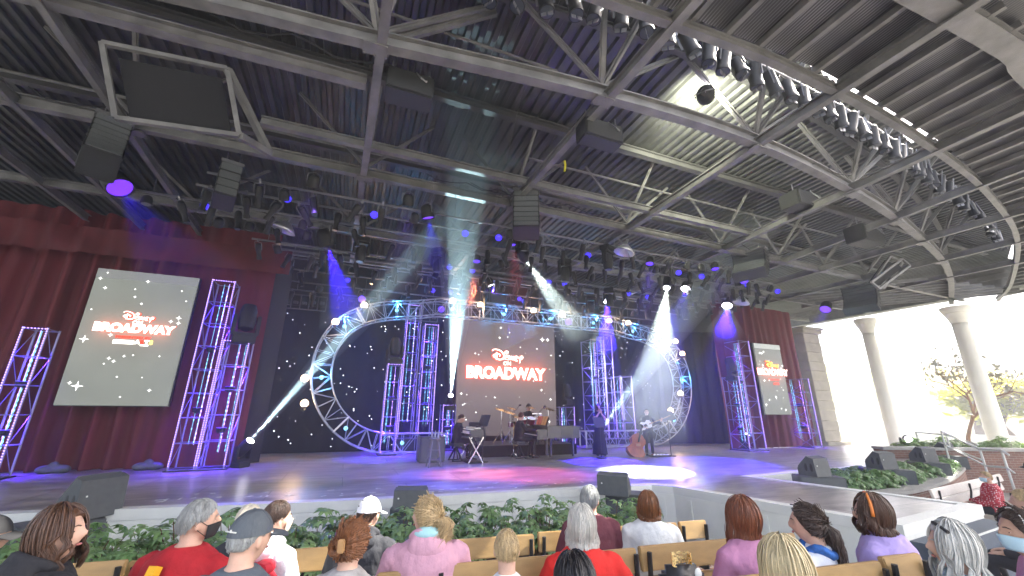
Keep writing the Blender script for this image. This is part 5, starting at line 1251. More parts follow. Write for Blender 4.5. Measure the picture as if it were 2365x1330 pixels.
# place the pianist so his head meets the photograph
hh_ = hgt(1217, 951, pp_) - ZS
th, HC, M, s, N = person('pianist in a dark sweater seated at the grand piano with his back half turned', pp_ + Vector((0, 0, 0)), ang - math.pi / 2, 'sit', hh_ / 1.25, 1.05, 'black_wear', 'long', hair=('short', 'hair_brown', dict(L_=.018, cnt=160, vol=.96)), look=(-.7, 0), lean=.05, arms=[((.27, .14, .76), (.24, .46, .72), (-.1, 1, -.1)), ((-.27, .14, .76), (-.2, .46, .72), (.1, 1, -.1))])
# keyboard player, left, facing right
kq = locfn(1092, 1068); ka = AN + .02
kb = thing('keyboard_organ', 'dark stage keyboard with a small control unit stacked on top', 'keyboard', kq, ka - math.pi / 2)
b = MB(); b.bbox((0, 0, .82), (1.15, .42, .20), .02); b.build('case', 'piano_black', kb)
b = MB(); b.box((0, -.16, .93), (1.0, .15, .02)); b.box((0, -.235, .85), (1.05, .012, .08)); b.build('white_key', 'ivory', kb)
b = MB(); b.bbox((0, .05, .96), (.9, .2, .04), .01); b.build('upper_manual', 'ivory', kb)
b = MB(); b.bbox((-.1, .12, 1.06), (.36, .26, .12), .02); b.bbox((.28, .12, 1.0), (.12, .12, .08), .01); b.build('control_unit', 'fixture_black', kb)
for q in (-1, 1):
    b = MB(); b.bar((q * .5, -.22, .02), (q * .5, .22, .72), .03); b.bar((q * .5, .22, .02), (q * .5, -.22, .72), .03); b.build('stand_leg', 'chrome', kb)
b = MB(); b.bbox((0, 0, .03), (.9, .4, .06), .02); b.path([(-.3, 0, .06), (-.2, .1, .3), (.1, -.05, .2), (.3, .1, .5), (.2, 0, .7)], .02, 6); b.build('pedal_and_cable', 'black', kb)
pk2 = locfn(1057, 1066); hh_ = hgt(1056, 958, pk2) - ZS
bench_seat(pk2, ka - math.pi / 2, 'black bench under the keyboard player')
th, HC, M, s, N = person('keyboard player in a shiny black jacket seated in profile at the left keyboard', pk2, ka - math.pi / 2, 'sit', hh_ / 1.25, 1.0, 'black_wear', 'long', hair=('short', 'hair_darkbrown', dict(L_=.02, cnt=150, vol=.95)), lean=.06, arms=[((.24, .16, .74), (.22, .46, .80), (0, 1, -.1)), ((-.24, .16, .74), (-.2, .46, .80), (0, 1, -.1))], look=(0, -.25))
def music_stand(p, rz, h, label, m='black', w=.5):
    t = thing('music_stand', label, 'music stand', p, rz); b = MB(); b.tube((0, 0, .0), (0, 0, h - .1), .014, 6); b.lathe([(.17, 0), (.17, .02), (.03, .04)], n=16); b.build('pole', m, t)
    b = MB(); b.slab([(-w / 2, 0), (w / 2, 0), (w / 2, .34), (-w / 2, .34)], (0, -.02, h - .16), (1, 0, 0), (0, .35, .93), .012); b.box((0, -.05, h - .165), (w, .06, .012)); b.build('desk', m, t); return t
music_stand(locfn(1120, 1068), ka - 1.3, 1.18, 'black music stand at the right end of the left keyboard')
music_stand(locfn(1395, 1055), AN + .2, 1.12, 'black music stand in front of the flute player'); music_stand(locfn(1556, 1048), AN - .1, 1.35, 'black music stand in the blue haze right of the guitarist', w=.6)
# bar stool and the dark cube behind it
sq = locfn(1007, 1081); t = thing('bar_stool', 'tall grey wooden bar stool with water bottles on it, left of the keyboard player', 'stool', sq, AN); H_ = hgt(1007, 1014, sq) - ZS
mat('stool_grey', (.14, .145, .14), .5); b = MB(); b.lathe([(.15, H_ - .035), (.165, H_ - .02), (.165, H_ - .006), (.15, H_)], n=20); b.build('seat', 'stool_grey', t, smooth=True, ang=40)
for k in range(4): a = math.pi / 4 + k * math.pi / 2; b = MB(); b.bar((.11 * math.cos(a), .11 * math.sin(a), H_ - .03), (.24 * math.cos(a), .24 * math.sin(a), 0), .032); b.build('leg', 'stool_grey', t)
for z, rr_ in ((.2, .2), (.42, .165)):
    b = MB()
    for k in range(4): a = math.pi / 4 + k * math.pi / 2; c = a + math.pi / 2; b.tube((rr_ * math.cos(a), rr_ * math.sin(a), z), (rr_ * math.cos(c), rr_ * math.sin(c), z), .012, 6)
    b.build('rung', 'stool_grey', t)
for k, lb in enumerate(('clear water bottle on the bar stool, left one', 'clear water bottle on the bar stool, middle one', 'clear water bottle on the bar stool, right one')):
    b = MB(); b.lathe([(.001, 0), (.03, .003), (.032, .13), (.012, .17), (.013, .20), (.001, .2)], n=12, cap=False); o = b.build('water_bottle', mat('bottle_%d' % k, (.6, .65, .7), .08, 0, 0, trans=.6), smooth=True, ang=40); o.location = sq + Vector((-.09 + .09 * k, -.02 * k, H_)); tag(o, lb, 'bottle', 'water bottles on the stool')
cq = locfn(1003, 1076, aof(sq) + .9); t = thing('monitor_box', 'dark grey speaker cube behind the bar stool', 'speaker', cq, AN); b = MB(); b.bbox((0, .3, .35), (.75, .6, .70), .03); b.build('cabinet', 'speaker_grey', t); b = MB(); b.bbox((0, -.012, .35), (.68, .02, .62), .01); b.build('grille', 'speaker_grille', t)
cq = locfn(1080, 1036, 16.1); t = thing('amplifier', 'black amplifier cabinet behind the keyboard at the foot of the centre screen', 'amplifier', cq, AN); b = MB(); b.bbox((.35, .2, .42), (.95, .4, .8), .03); b.build('cabinet', 'speaker_grey', t); b = MB(); b.bbox((.35, -.01, .42), (.85, .02, .7), .01); b.build('grille', 'speaker_grille', t)
# flute player
fq = locfn(1392, 1050); hh_ = hgt(1394, 930, fq) - ZS
th, HC, M, s, N = person('woman in black standing and playing a flute behind a music stand', fq, FC(fq) + math.pi + .35, 'stand', hh_ / 1.70, .95, 'black_wear', 'short', hair=('bob', 'hair_brown', dict(L_=.06, cnt=200)), arms=[((.20, .18, 1.18), (.05, .24, 1.40), (-.3, .3, .9)), ((-.20, .18, 1.18), (-.03, .24, 1.38), (.3, .3, .9))])
glasses(th, HC, M, s); b = MB(); b.tube(Vector((-.02, .13, 1.53)) * s, Vector((.04, .40, 1.22)) * s, .012, 8, .016); b.build('wind_instrument', 'black', th)
b = MB(); b.loft([((0, 0, .06), .26, .24), ((0, 0, .5), .2, .18), ((0, 0, .92), .15, .12), ((0, 0, 1.0), .14, .11)], 18); b.v = [v * s for v in b.v]; b.build('long_skirt', 'black_wear', th, smooth=True)
# guitarist
gq = locfn(1507, 1048); hh_ = hgt(1499, 942, gq) - ZS
th, HC, M, s, N = person('guitarist in black with a white electric guitar standing in the blue haze', gq, FC(gq) + math.pi + .15, 'stand', max(hh_ / 1.70, .93), 1.1, 'black_wear', 'long', hair=('short', 'hair_darkbrown', dict(L_=.03, cnt=160)), arms=[((.30, .06, 1.12), (.16, .26, 1.02), (-.8, .5, -.2)), ((-.34, .12, 1.16), (-.46, .30, 1.24), (-.3, .2, .9))])
glasses(th, HC, M, s)
g = thing('electric_guitar', 'white electric guitar held by the guitarist in the haze', 'guitar', gq, FC(gq) + math.pi + .15)
gm = Matrix.Rotation(R(-160), 3, 'Y'); b = MB(); o_ = Vector((.08, .24, 1.02))
out = [(.20, .0), (.17, .12), (.06, .13), (-.02, .09), (-.12, .14), (-.20, .10), (-.12, .04), (-.10, -.04), (-.18, -.12), (-.10, -.15), (.0, -.10), (.08, -.15), (.17, -.12)]
b.slab([(x, y) for x, y in out], o_, gm @ Vector((-1, 0, 0)) * -1, gm @ Vector((0, 0, 1)), .045); b.build('guitar_body', 'guitar_white', g)
d_ = Vector((-.92, .05, .36)).normalized(); b = MB(); b.bar(o_ + d_ * .1 + Vector((0, .05, 0)), o_ + d_ * .72 + Vector((0, .05, 0)), .05, .025); b.bar(o_ + d_ * .72 + Vector((0, .05, 0)), o_ + d_ * .88 + Vector((0, .05, .01)), .08, .02); b.build('neck', 'wood_maple', g)
b = MB(); b.slab([(-.05, -.03), (.06, -.05), (.09, .02), (0, .06)], o_ + Vector((0, .05, -.01)), (1, 0, 0), (0, 0, 1), .006); b.build('pickguard', 'black', g)
# double bass lying on its side
bq = locfn(1470, 1051); t = thing('double_bass', 'reddish brown double bass resting on the floor beside the guitarist', 'double bass', bq, FC(bq) + .3)
half = [(0, .02), (.18, .05), (.30, .16), (.33, .30), (.26, .42), (.20, .52), (.22, .62), (.27, .74), (.24, .88), (.12, 1.0), (.03, 1.06)]
pl_ = [(x, y) for x, y in half] + [(-x, y) for x, y in reversed(half[1:])]
tl = Matrix.Rotation(R(24), 3, 'Y') @ Matrix.Rotation(R(-20), 3, 'X'); b = MB(); b.slab([(x * .92, y * .8) for x, y in pl_], (0, -.08, 0), tl @ Vector((1, 0, 0)), tl @ Vector((0, 0, 1)), -.2); b.build('bass_body', 'bass_wood', t)
b = MB(); b.slab([(x * .97, y * .82 - .01) for x, y in pl_], (0, -.11, 0), tl @ Vector((1, 0, 0)), tl @ Vector((0, 0, 1)), -.012); b.build('front_plate', 'bass_wood', t)
b = MB(); b.bar(tl @ Vector((0, -.14, .5)), tl @ Vector((0, -.12, 1.15)), .05, .035); b.build('fingerboard', 'black', t); b = MB(); b.box(tl @ Vector((0, -.17, .38)), (.14, .03, .08)); b.build('bridge', 'wood_maple', t)
# pedal board, trumpet, sax
pq = locfn(1530, 1050); t = thing('pedal_board', 'low pedal board with small bright pedals at the feet of the guitarist', 'pedal board', pq, AN); b = MB(); b.bbox((0, 0, .03), (.75, .3, .05), .01); b.build('board', 'black', t)
for k in range(5): b = MB(); b.bbox((-.28 + .14 * k, 0, .075), (.09, .12, .04), .008); b.build('pedal', 'chrome', t)
tq = locfn(1192, 1048, 13.2); t = thing('trombone', 'brass horn standing upright on a stand left of the pianist', 'horn', tq, AN)
b = MB(); pts = [(0, 0, .25), (0, 0, .85), (.02, 0, .98), (.07, 0, 1.03), (.12, 0, .98), (.13, 0, .85), (.13, 0, .45), (.10, 0, .36), (.05, 0, .36)]; b.path(smooth_curve(pts, 4), .018, 8); b.lathe([(.02, .0), (.03, .08), (.09, .14)], (0, 0, .98), 14, cap=False); b.build('tubing', 'brass', t, smooth=True)
b = MB(); b.tube((0, .03, 0), (0, .03, .5), .012)
for k in range(3): b.tube((0, .03, .15), (.16 * math.cos(k * 2.1), .03 + .16 * math.sin(k * 2.1), 0), .01, 5)
b.build('stand', 'chrome', t)
# sandbags by the curtain
for px, py, lb in ((125, 1108, 'grey sandbag on the floor against the left curtain'), (345, 1097, 'dark sandbag against the curtain beside the tallest left tower')):
    q = STG(px, py); b = MB(); b.ell((-.12, 0, .08), (.2, .13, .10), 12, 8); b.ell((.12, .03, .08), (.2, .13, .10), 12, 8); b.ell((0, 0, .17), (.10, .08, .09), 10, 6); o = b.build('sandbag', 'speaker_grey', smooth=True); o.location = (q.x, q.y, ZS); o.rotation_euler.z = AN; mods(o, .02, 2); tag(o, lb, 'sandbag')
# ================================================================= PLANTERS AND MONITOR SPEAKERS
mat('leaf', (.17, .29, .11), .3, 0, .45, 9); mat('leaf_pale', (.22, .35, .14), .3, 0, .35, 9); mat('soil', (.05, .035, .025), .95, 0, .3, 20); mat('coping', (.40, .39, .36), .75, 0, .12, 3, .15, 25); mat('bark', (.16, .09, .05), .9, 0, .3, 8, .5, 20)
for nm_ in ('leaf', 'leaf_pale'):
    MATS[nm_].node_tree.nodes['Principled BSDF'].inputs['Transmission Weight'].default_value = 0
def translucent(nm_, col, k=.45):
    t = MATS[nm_].node_tree; o = [n for n in t.nodes if n.type == 'OUTPUT_MATERIAL'][0]; b_ = t.nodes['Principled BSDF']; tr = t.nodes.new('ShaderNodeBsdfTranslucent'); tr.inputs[0].default_value = (*col, 1); mx = t.nodes.new('ShaderNodeMixShader'); mx.inputs[0].default_value = k
    t.links.new(b_.outputs[0], mx.inputs[1]); t.links.new(tr.outputs[0], mx.inputs[2]); t.links.new(mx.outputs[0], o.inputs[0])
translucent('leaf', (.14, .30, .04), .3); translucent('leaf_pale', (.25, .38, .06), .35)
m, t_, bs = nmat('brick'); tc = t_.nodes.new('ShaderNodeTexCoord'); mp = t_.nodes.new('ShaderNodeMapping'); t_.links.new(tc.outputs['UV'], mp.inputs[0])
br = t_.nodes.new('ShaderNodeTexBrick'); br.inputs['Scale'].default_value = 1; br.inputs['Brick Width'].default_value = .22; br.inputs['Row Height'].default_value = .075; br.inputs['Mortar Size'].default_value = .006
br.inputs['Color1'].default_value = (.26, .13, .09, 1); br.inputs['Color2'].default_value = (.19, .10, .075, 1); br.inputs['Mortar'].default_value = (.32, .29, .26, 1); t_.links.new(mp.outputs[0], br.inputs['Vector']); t_.links.new(br.outputs[0], bs.inputs['Base Color']); bs.inputs['Roughness'].default_value = .85
def uvwall(o):                                        # u along the wall, v up
    me = o.data; uv = me.uv_layers.new(name='uv'); 
    for p in me.polygons:
        for li in p.loop_indices:
            v = me.vertices[me.loops[li].vertex_index].co; n = p.normal; d = v.x * -n.y + v.y * n.x if abs(n.z) < .5 else v.x
            uv.data[li].uv = (d, v.z if abs(n.z) < .5 else v.y)
def make_shrub(seed, h=.62, w=.42, n=46, ll=.115, m='leaf'):
    r = random.Random(seed); t = thing('shrub', '', 'shrub', (0, 0, 0), 0); b = MB(); st = MB()
    for k in range(n):
        a = r.uniform(0, 6.28); rr_ = w * math.sqrt(r.random()); z = h * (.25 + .75 * r.random() * math.sqrt(max(.05, 1 - (rr_ / w) ** 2 * .7))); c = Vector((rr_ * math.cos(a), rr_ * math.sin(a), z))
        if k % 3 == 0: st.tube((c.x * .3, c.y * .3, 0), c, .006, 4)
        tilt = Vector((c.x * 1.2 + r.uniform(-.3, .3), c.y * 1.2 + r.uniform(-.3, .3), .8)).normalized(); M = aim(tilt); n2 = r.choice((6, 7, 8)); s = ll * r.uniform(.75, 1.25)
        for j in range(n2):
            q = 2 * math.pi * j / n2 + r.uniform(-.15, .15); d = M @ Vector((math.cos(q), math.sin(q), -.15)); sd_ = M @ Vector((-math.sin(q), math.cos(q), 0)); dr_ = M @ Vector((0, 0, -1)); wv_ = s * .24
            p0 = c + d * .012; p1 = c + d * s * .5 + sd_ * wv_ ; p2 = c + d * s * .5 - sd_ * wv_; pm = c + d * s * .52 - dr_ * s * .05 ; p3 = c + d * s + dr_ * s * .28
            b.add([p0, p1, pm, p2, p3], [(0, 1, 2), (0, 2, 3), (1, 4, 2), (2, 4, 3)])
    b.build('foliage', m, t, smooth=False); st.build('stem', 'bark', t); return t
def plant_row(protos, spots, labels, group):
    used = set()
    for i, (p, sc_, rz) in enumerate(spots):
        k = i % len(protos); o = protos[k] if k not in used else copy_tree(protos[k]); used.add(k); o.location = p; o.scale = (sc_,) * 3; o.rotation_euler = (0, 0, rz); o['label'] = labels(i, len(spots)); o['group'] = group
SP = lambda r, s, z=0: Vector((RV.x * r + NV.x * s, RV.y * r + NV.y * s, z))
PS0, PS1, PZ, PR0, PR1 = 5.35, 6.75, .58, -9.2, 4.3
pl = thing('planter', 'long low planter with grey coping in front of the stage', 'planter', SP(-2, 6)); w0 = Vector(pl.location)
def ring_poly(r0, r1, s0, s1): return [SP(r0, s0), SP(r1, s0), SP(r1, s1), SP(r0, s1)]
b = MB(); b.prism(ring_poly(PR0, PR1, PS0, PS1), .0, PZ - .07); o = b.build('wall', 'brick', pl, world=w0); uvwall(o)
b = MB(); b.prism(ring_poly(PR0 - .03, PR1 + .03, PS0 - .04, PS0 + .30), PZ - .068, PZ); b.prism(ring_poly(PR1 - .27, PR1 + .03, PS0 + .302, PS1 + .02), PZ - .068, PZ); b.build('coping', 'coping', pl, world=w0)
b = MB(); b.prism(ring_poly(PR0, PR1 - .28, PS0 + .31, PS1), PZ - .066, PZ - .02); b.build('soil', 'soil', pl, world=w0)
r = random.Random(17); spots = []
x = PR0 + .3
while x < PR1 - .35:
    spots.append((SP(x, PS0 + .62 + r.uniform(-.08, .08), PZ - .04), r.uniform(.75, 1.05), r.uniform(0, 6.28))); spots.append((SP(x + .25, PS0 + 1.08 + r.uniform(-.08, .08), PZ - .04), r.uniform(.85, 1.15), r.uniform(0, 6.28))); x += .52
protos = [make_shrub(i, m='leaf' if i % 3 else 'leaf_pale') for i in range(5)]
plant_row(protos, spots, lambda i, n: 'glossy green shrub in the ' + ('front' if i % 2 == 0 else 'back') + ' row of the long planter, ' + ('far left', 'left of centre', 'in the middle', 'right of centre', 'by the thrust')[min(4, i * 5 // n)], 'shrubs in the long front planter')
# right hand curved planter
oc = [atz(px, py, .80) for px, py in ((1985, 1136), (2080, 1124), (2150, 1108), (2203, 1086), (2231, 1062), (2236, 1040), (2225, 1026))]
inn = inset_path(lipr, .12)
oc = [Vector((p.x, p.y, 0)) for p in oc]
poly = [Vector((p.x, p.y, 0)) for p in inn[1:6]] ; poly = [p for p in poly]
pr_ = thing('curved_planter', 'curved brick planter with stone coping along the right of the stage', 'planter', oc[3]); w0 = Vector(pr_.location)
occ = smooth_curve(oc, 6)
base_in = [p + (Vector((3.0, 9.5, 0)) * 0) for p in occ]
b = MB(); fullp = [inn[1].copy()] + occ + [inn[4].copy(), inn[3].copy(), inn[2].copy()]
b.prism([Vector((p.x, p.y, 0)) for p in fullp], 0, .73); o = b.build('wall', 'brick', pr_, world=w0); uvwall(o)
b = MB(); sweep(b, [Vector((p.x, p.y, .735)) for p in occ], [(-.30, 0), (.06, 0), (.06, .075), (-.30, .075)]); b.build('coping', 'coping', pr_, world=w0)
b = MB(); b.prism([Vector((p.x, p.y, 0)) for p in fullp], .732, .736); b.build('soil', 'soil', pr_, world=w0)
spots = []
for i in range(26):
    f = i / 25; lp = lipr[1].lerp(lipr[2], 0); k = f * (len(occ) - 8) + 2; op = occ[int(k)]; ip = inn[1].lerp(inn[3], min(1, f * 1.1)) if f < .9 else inn[3]
    for u in (.3, .62): p = ip.lerp(op, u + r.uniform(-.05, .05)); spots.append((Vector((p.x, p.y, .72)), r.uniform(.6, .85), r.uniform(0, 6.28)))
protos = [make_shrub(20 + i, .55, .5, 60, .13) for i in range(3)]
plant_row(protos, spots, lambda i, n: 'dark green shrub in the curved planter, ' + ('beside the thrust', 'in the middle', 'at the far end')[min(2, i * 3 // n)] + (' near the coping' if i % 2 else ' near the stage'), 'shrubs in the curved planter')
def wedge(p, rz, w, label, d=.5, h=.42, m='speaker_grey'):
    t = thing('monitor_speaker', label, 'monitor speaker', p, rz); b = MB()
    # profile in y,z: the sloping face looks up-stage, the back looks at the seats
    pr2 = [(-d * .5, 0), (d * .5, 0), (d * .5, h * .38), (-d * .12, h), (-d * .42, h * .92)]
    k = len(pr2); b.add([(-w / 2, y, z) for y, z in pr2] + [(w / 2, y, z) for y, z in pr2], [tuple(range(k)), tuple(reversed(range(k, 2 * k)))] + [((i + 1) % k, i, k + i, k + (i + 1) % k) for i in range(k)]); b.build('cabinet', m, t)
    b = MB(); b.add([(-w * .46, d * .47, h * .43), (w * .46, d * .47, h * .43), (w * .46, -d * .09, h * 1.0), (-w * .46, -d * .09, h * 1.0)], [(0, 1, 2, 3)]); b.v += [v + Vector((0, .012, .014)) for v in b.v]; b.f += [(7, 6, 5, 4), (0, 4, 5, 1), (1, 5, 6, 2), (2, 6, 7, 3), (3, 7, 4, 0)]; b.build('grille', 'speaker_grille', t)
    for q in (-1, 1):                                  # side handle pockets
        b = MB()
        for u in (-1, 1): b.ell((q * w / 2, u * .06 - .05, h * .45), (.006, .035, .085), 10, 6)
        b.build('handle', 'black', t)
    b = MB(); b.ell((-w * .34, -d * .47, h * .55), (.014, .006, .014), 8, 6); b.build('badge', 'white_paint', t)
    return t
def plinth(p, rz, w, d, z1, z0, label, m='speaker_grey'):
    t = thing('speaker_plinth', label, 'plinth', (p.x, p.y, z0), rz); b = MB(); b.bbox((0, d / 2, (z1 - z0) / 2), (w, d, z1 - z0), .015); b.build('box', m, t); b = MB(); b.bbox((0, -.008, (z1 - z0) / 2), (w * .92, .014, (z1 - z0) * .9), .005); b.build('front_grille', 'speaker_grille', t); return t
def pxw(p, px): d = math.hypot(p.x, p.y); r_ = ray(1182, 665); dep = p.y * math.cos(PITCH) + (p.z - CAMZ) * math.sin(PITCH); return px / 920 * dep
for (xc, yb, pw, bw, lab, lab2) in ((957, 1174, 72, 78, 'grey monitor speaker on a tall box left of the blonde woman in pink', 'tall dark box under the monitor speaker beside the white cap'), (1426, 1136, 68, 80, 'grey monitor speaker at the inner corner of stage and thrust', 'tall dark box under the monitor speaker behind the grey haired man')):
    p = atz(xc, yb, ZS + .02); rz = FC(p) - .15
    wedge(p, rz, pxw(p, pw), lab, .5, hgt(xc, yb - 48, p) - p.z); plinth(atz(xc - (10 if xc < 1200 else -18), yb + 2, ZS), rz, pxw(p, bw), .5, ZS, .2, lab2)
p = atz(208, 1207, ZS - .05); wedge(p, FC(p) + .6, pxw(p, 96), 'big grey monitor speaker at the front left of the stage', .42, .56); plinth(atz(185, 1216, ZS - .06), FC(p) + .4, pxw(p, 170), .6, ZS - .06, .2, 'wide dark subwoofer box under the front left monitor speaker')
for (xc, yb, pw, bw, lab, lab2) in ((1889, 1088, 46, 92, 'grey monitor speaker nearest the thrust on the right planter', 'dark box beside the thrust under a monitor speaker'), (2044, 1069, 44, 92, 'second grey monitor speaker on the curved planter', 'dark box in the middle of the curved planter'), (2141, 1052, 37, 62, 'third grey monitor speaker on the curved planter', 'dark box third along the curved planter'), (2188, 1036, 26, 50, 'small far grey monitor speaker by the stage steps', 'far dark box at the end of the curved planter')):
    p = atz(xc, yb, 1.12); wedge(p, FC(p) + .95, pxw(p, pw) * 1.05, lab, .42, .40); plinth(atz(xc + 16, yb + 4, 1.12), FC(p) + .35, pxw(p, bw), .45, 1.12, .74, lab2)

# ================================================================= BENCHES
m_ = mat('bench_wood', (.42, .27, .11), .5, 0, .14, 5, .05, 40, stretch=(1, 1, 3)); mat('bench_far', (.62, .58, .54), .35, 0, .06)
def atn(px, py, s): r_ = ray(px, py); k = s / r_.dot(NV); return Vector((0, 0, CAMZ)) + r_ * k
def bench(A_, B_, label, posts=(.04, .96), m='bench_wood', grp='wooden slatted benches'):
    d = B_ - A_; L_ = d.length; ang = math.atan2(d.y, d.x); z = (A_.z + B_.z) / 2; f = z - .86
    t = thing('bench', label, 'bench', (A_.x, A_.y, f), ang, grp); H_ = .86; dz = (B_.z - A_.z)
    X = Matrix.Rotation(R(-10), 3, 'X')
    for zz, hh in ((H_ - .085, .17), (H_ - .30, .15)):
        b = MB(); b.bbox((L_ / 2, (H_ - zz) * -.0 + .02 - (zz - H_) * .15, zz), (L_, .045, hh), .008, m=X); b.build('back_slat', m, t)
    for yy in (.16, .30, .44): b = MB(); b.bbox((L_ / 2, yy, .44), (L_, .12, .045), .008); b.build('seat_slat', m, t)
    for u in posts:
        b = MB(); b.path([(L_ * u, -.012, H_ - .03), (L_ * u, -.005, H_ - .2), (L_ * u, .04, .46), (L_ * u, .02, .0)], .019, 6); b.bar((L_ * u, .05, .40), (L_ * u, .5, .40), .03, .05); b.bar((L_ * u, .42, .40), (L_ * u, .46, 0), .03, .03); b.build('iron_support', 'black', t)
for q0, q1, s_, ps, lb in (((922, 1262), (1243, 1236), 4.25, (.03, .97), 'bench behind the boy and right of the woman in pink'), ((1253, 1231), (1574, 1203), 4.25, (.03, .965), 'bench behind the woman in the fluffy white sweater'), ((1580, 1202), (1641, 1196), 4.25, (.06, .9), 'short bench end in front of the thrust panelling'),
        ((60, 1330), (297, 1308), 4.1, (.1, .96), 'bench end at the lower left beside the woman in black'), ((303, 1306), (905, 1264), 4.2, (.03, .97), 'bench behind the man in the red shirt'),
        ((880, 1334), (1003, 1319), 3.2, (.05, .98), 'short bench piece between the red haired woman and the woman in pink'), ((1009, 1317), (1481, 1261), 3.2, (.035, .985), 'bench crossing the lower middle behind the boy'), ((1489, 1259), (1850, 1226), 3.25, (.04, .96), 'bench holding the sequined bag and the woman in the pink shirt'),
        ((1700, 1337), (2052, 1285), 2.25, (.03, .98), 'bench behind the girl with the long ponytail'), ((2058, 1281), (2143, 1265), 2.25, (.1, .93), 'short bench end beside the woman with silver hair')):
    bench(atn(*q0, s_), atn(*q1, s_), lb, ps)
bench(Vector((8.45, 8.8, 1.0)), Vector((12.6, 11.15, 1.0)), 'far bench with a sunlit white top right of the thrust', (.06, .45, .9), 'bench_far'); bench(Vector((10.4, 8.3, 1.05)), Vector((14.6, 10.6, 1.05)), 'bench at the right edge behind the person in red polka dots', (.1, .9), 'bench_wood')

# ================================================================= AUDIENCE
cloth('red_tee', (.42, .012, .02)); cloth('red_jacket', (.62, .02, .015)); cloth('bluegrey_tee', (.10, .125, .15)); cloth('white_wear', (.72, .74, .78), .04); cloth('pink_hoodie', (.62, .34, .43), .06); cloth('teal_lining', (.35, .60, .62)); cloth('maroon_wear', (.14, .035, .05)); cloth('fluffy_white', (.74, .76, .74), .1)
cloth('pink_shirt', (.50, .22, .36), .06); cloth('lavender_wear', (.42, .33, .66), .05); cloth('charcoal', (.035, .037, .045)); cloth('floral', (.5, .48, .46), .5); mat('stripe_yellow', (.85, .45, .02), .7, 0, .05); mat('letter_red', (.55, .02, .04), .7, 0, 0); mat('mask_blue', (.42, .60, .68), .8, 0, .05); mat('mask_black', (.02, .02, .022), .8, 0, 0); mat('mask_tan', (.45, .36, .30), .8, 0, .1)
cloth('cap_grey', (.09, .105, .12)); cloth('cap_white', (.78, .78, .82), .03); cloth('cap_beige', (.62, .57, .46)); mat('orange_band', (.75, .22, .04), .5, 0, .05)
def dotmat(n, c, dcol, sc, thr):
    m, t, bs = nmat(n); tc = t.nodes.new('ShaderNodeTexCoord'); v = t.nodes.new('ShaderNodeTexVoronoi'); v.inputs['Scale'].default_value = sc; v.inputs['Randomness'].default_value = .35; t.links.new(tc.outputs['Object'], v.inputs['Vector'])
    c_ = t.nodes.new('ShaderNodeMath'); c_.operation = 'LESS_THAN'; c_.inputs[1].default_value = thr; t.links.new(v.outputs['Distance'], c_.inputs[0]); mx = t.nodes.new('ShaderNodeMix'); mx.data_type = 'RGBA'; t.links.new(c_.outputs[0], mx.inputs[0]); mx.inputs[6].default_value = (*c, 1); mx.inputs[7].default_value = (*dcol, 1); t.links.new(mx.outputs[2], bs.inputs['Base Color']); bs.inputs['Roughness'].default_value = .85
dotmat('dotted_blue', (.30, .47, .58), (.75, .78, .8), 34, .26); dotmat('polka_red', (.45, .03, .05), (.75, .65, .65), 30, .3)
def seat(label, px, py, s_, rz=None, H=1.265, hk=1., **k):
    q = atn(px, py, s_); f = floorz(q); s = (q.z - f) / H
    rz = R(8) if rz is None else rz
    off = Vector((-math.sin(rz), math.cos(rz), 0)) * .045 * s
    return person(label, Vector((q.x, q.y, f)) - off, rz, 'sit', s, **k)
# -- left group
th, HC, M, s, N = seat('woman with long wavy brown hair and a black jacket looking right, lower left', 168, 1184, 3.1, R(-25), look=(.85, .15), w=1.1, top='black_wear', shape='loose', hair=('long', 'hair_brown', dict(L_=.16, vol=1.08, wave=.014, cnt=560, seed=3)), roll=-.12)
hood(th, N, s, 'black_wear')
th, HC, M, s, N = seat('man with short grey hair in a red shirt with a yellow stripe down the back', 468, 1163, 3.45, R(-6), look=(.75, .05), w=1.32, top='red_tee', sleeve='short', hair=('short', 'hair_grey', dict(L_=.035, vol=1.03, cnt=420, seed=4)), lean=.03)
collar(th, N, s, 'charcoal', .074); mask(th, HC, M, s, 'mask_black')
b = MB(); pts = [(0, -(.135 + .02) * 1.32 * (1 - .0) * f + .0, z) for z, f in ((.50, 1.06), (.62, 1.04), (.74, 1.02), (.84, 1.0), (.90, .95), (.965, .82))]
for i in range(len(pts) - 1): b.bar(Vector(pts[i]) * s + Vector((0, .012, 0)), Vector(pts[i + 1]) * s + Vector((0, .012, 0)), .05, .05, up=(0, -1, 0))
b.build('yellow_stripe', 'stripe_yellow', th)
th, HC, M, s, N = seat('boy with black hair and a mask in a white hooded top with red letters', 652, 1160, 3.8, R(-14), look=(.45, .0), w=.86, head_s=.95, top='white_wear', shape='hoodie', hair=('short', 'hair_darkbrown', dict(L_=.05, vol=1.04, cnt=420, seed=5)))
hood(th, N, s, 'white_wear'); mask(th, HC, M, s, 'mask_tan')
for k_, (ch, z) in enumerate((('GR', .78), ('S', .60))): o = lettering(th, ch, .20 * s, .10 * s, z * s, -.165 * s, 'letter_red', .008); o.data.transform(Matrix.Scale(9, 4, Vector((0, 1, 0)))); o.rotation_euler = (0, R(-12), R(12))
th, HC, M, s, N = seat('man in a dark grey baseball cap and blue grey shirt, lower left of centre', 597, 1184, 2.75, R(-8), look=(.25, .0), w=1.2, top='bluegrey_tee', sleeve='short', hair=('short', 'hair_grey', dict(L_=.012, vol=.98, cnt=200, seed=6)))
c = cap(th, HC, M, s, 'cap_grey', back=False); collar(th, N, s, 'bluegrey_tee')
b = MB()
for i in range(9): b.box(HC + M @ Vector((-.034 + .0085 * i, -.112, .055 + (.0 if i != 4 else .003))) * s, (.0055 * s, .006 * s, (.005 if i != 4 else .013) * s))
b.build('cap_embroidery', 'white_paint', c)
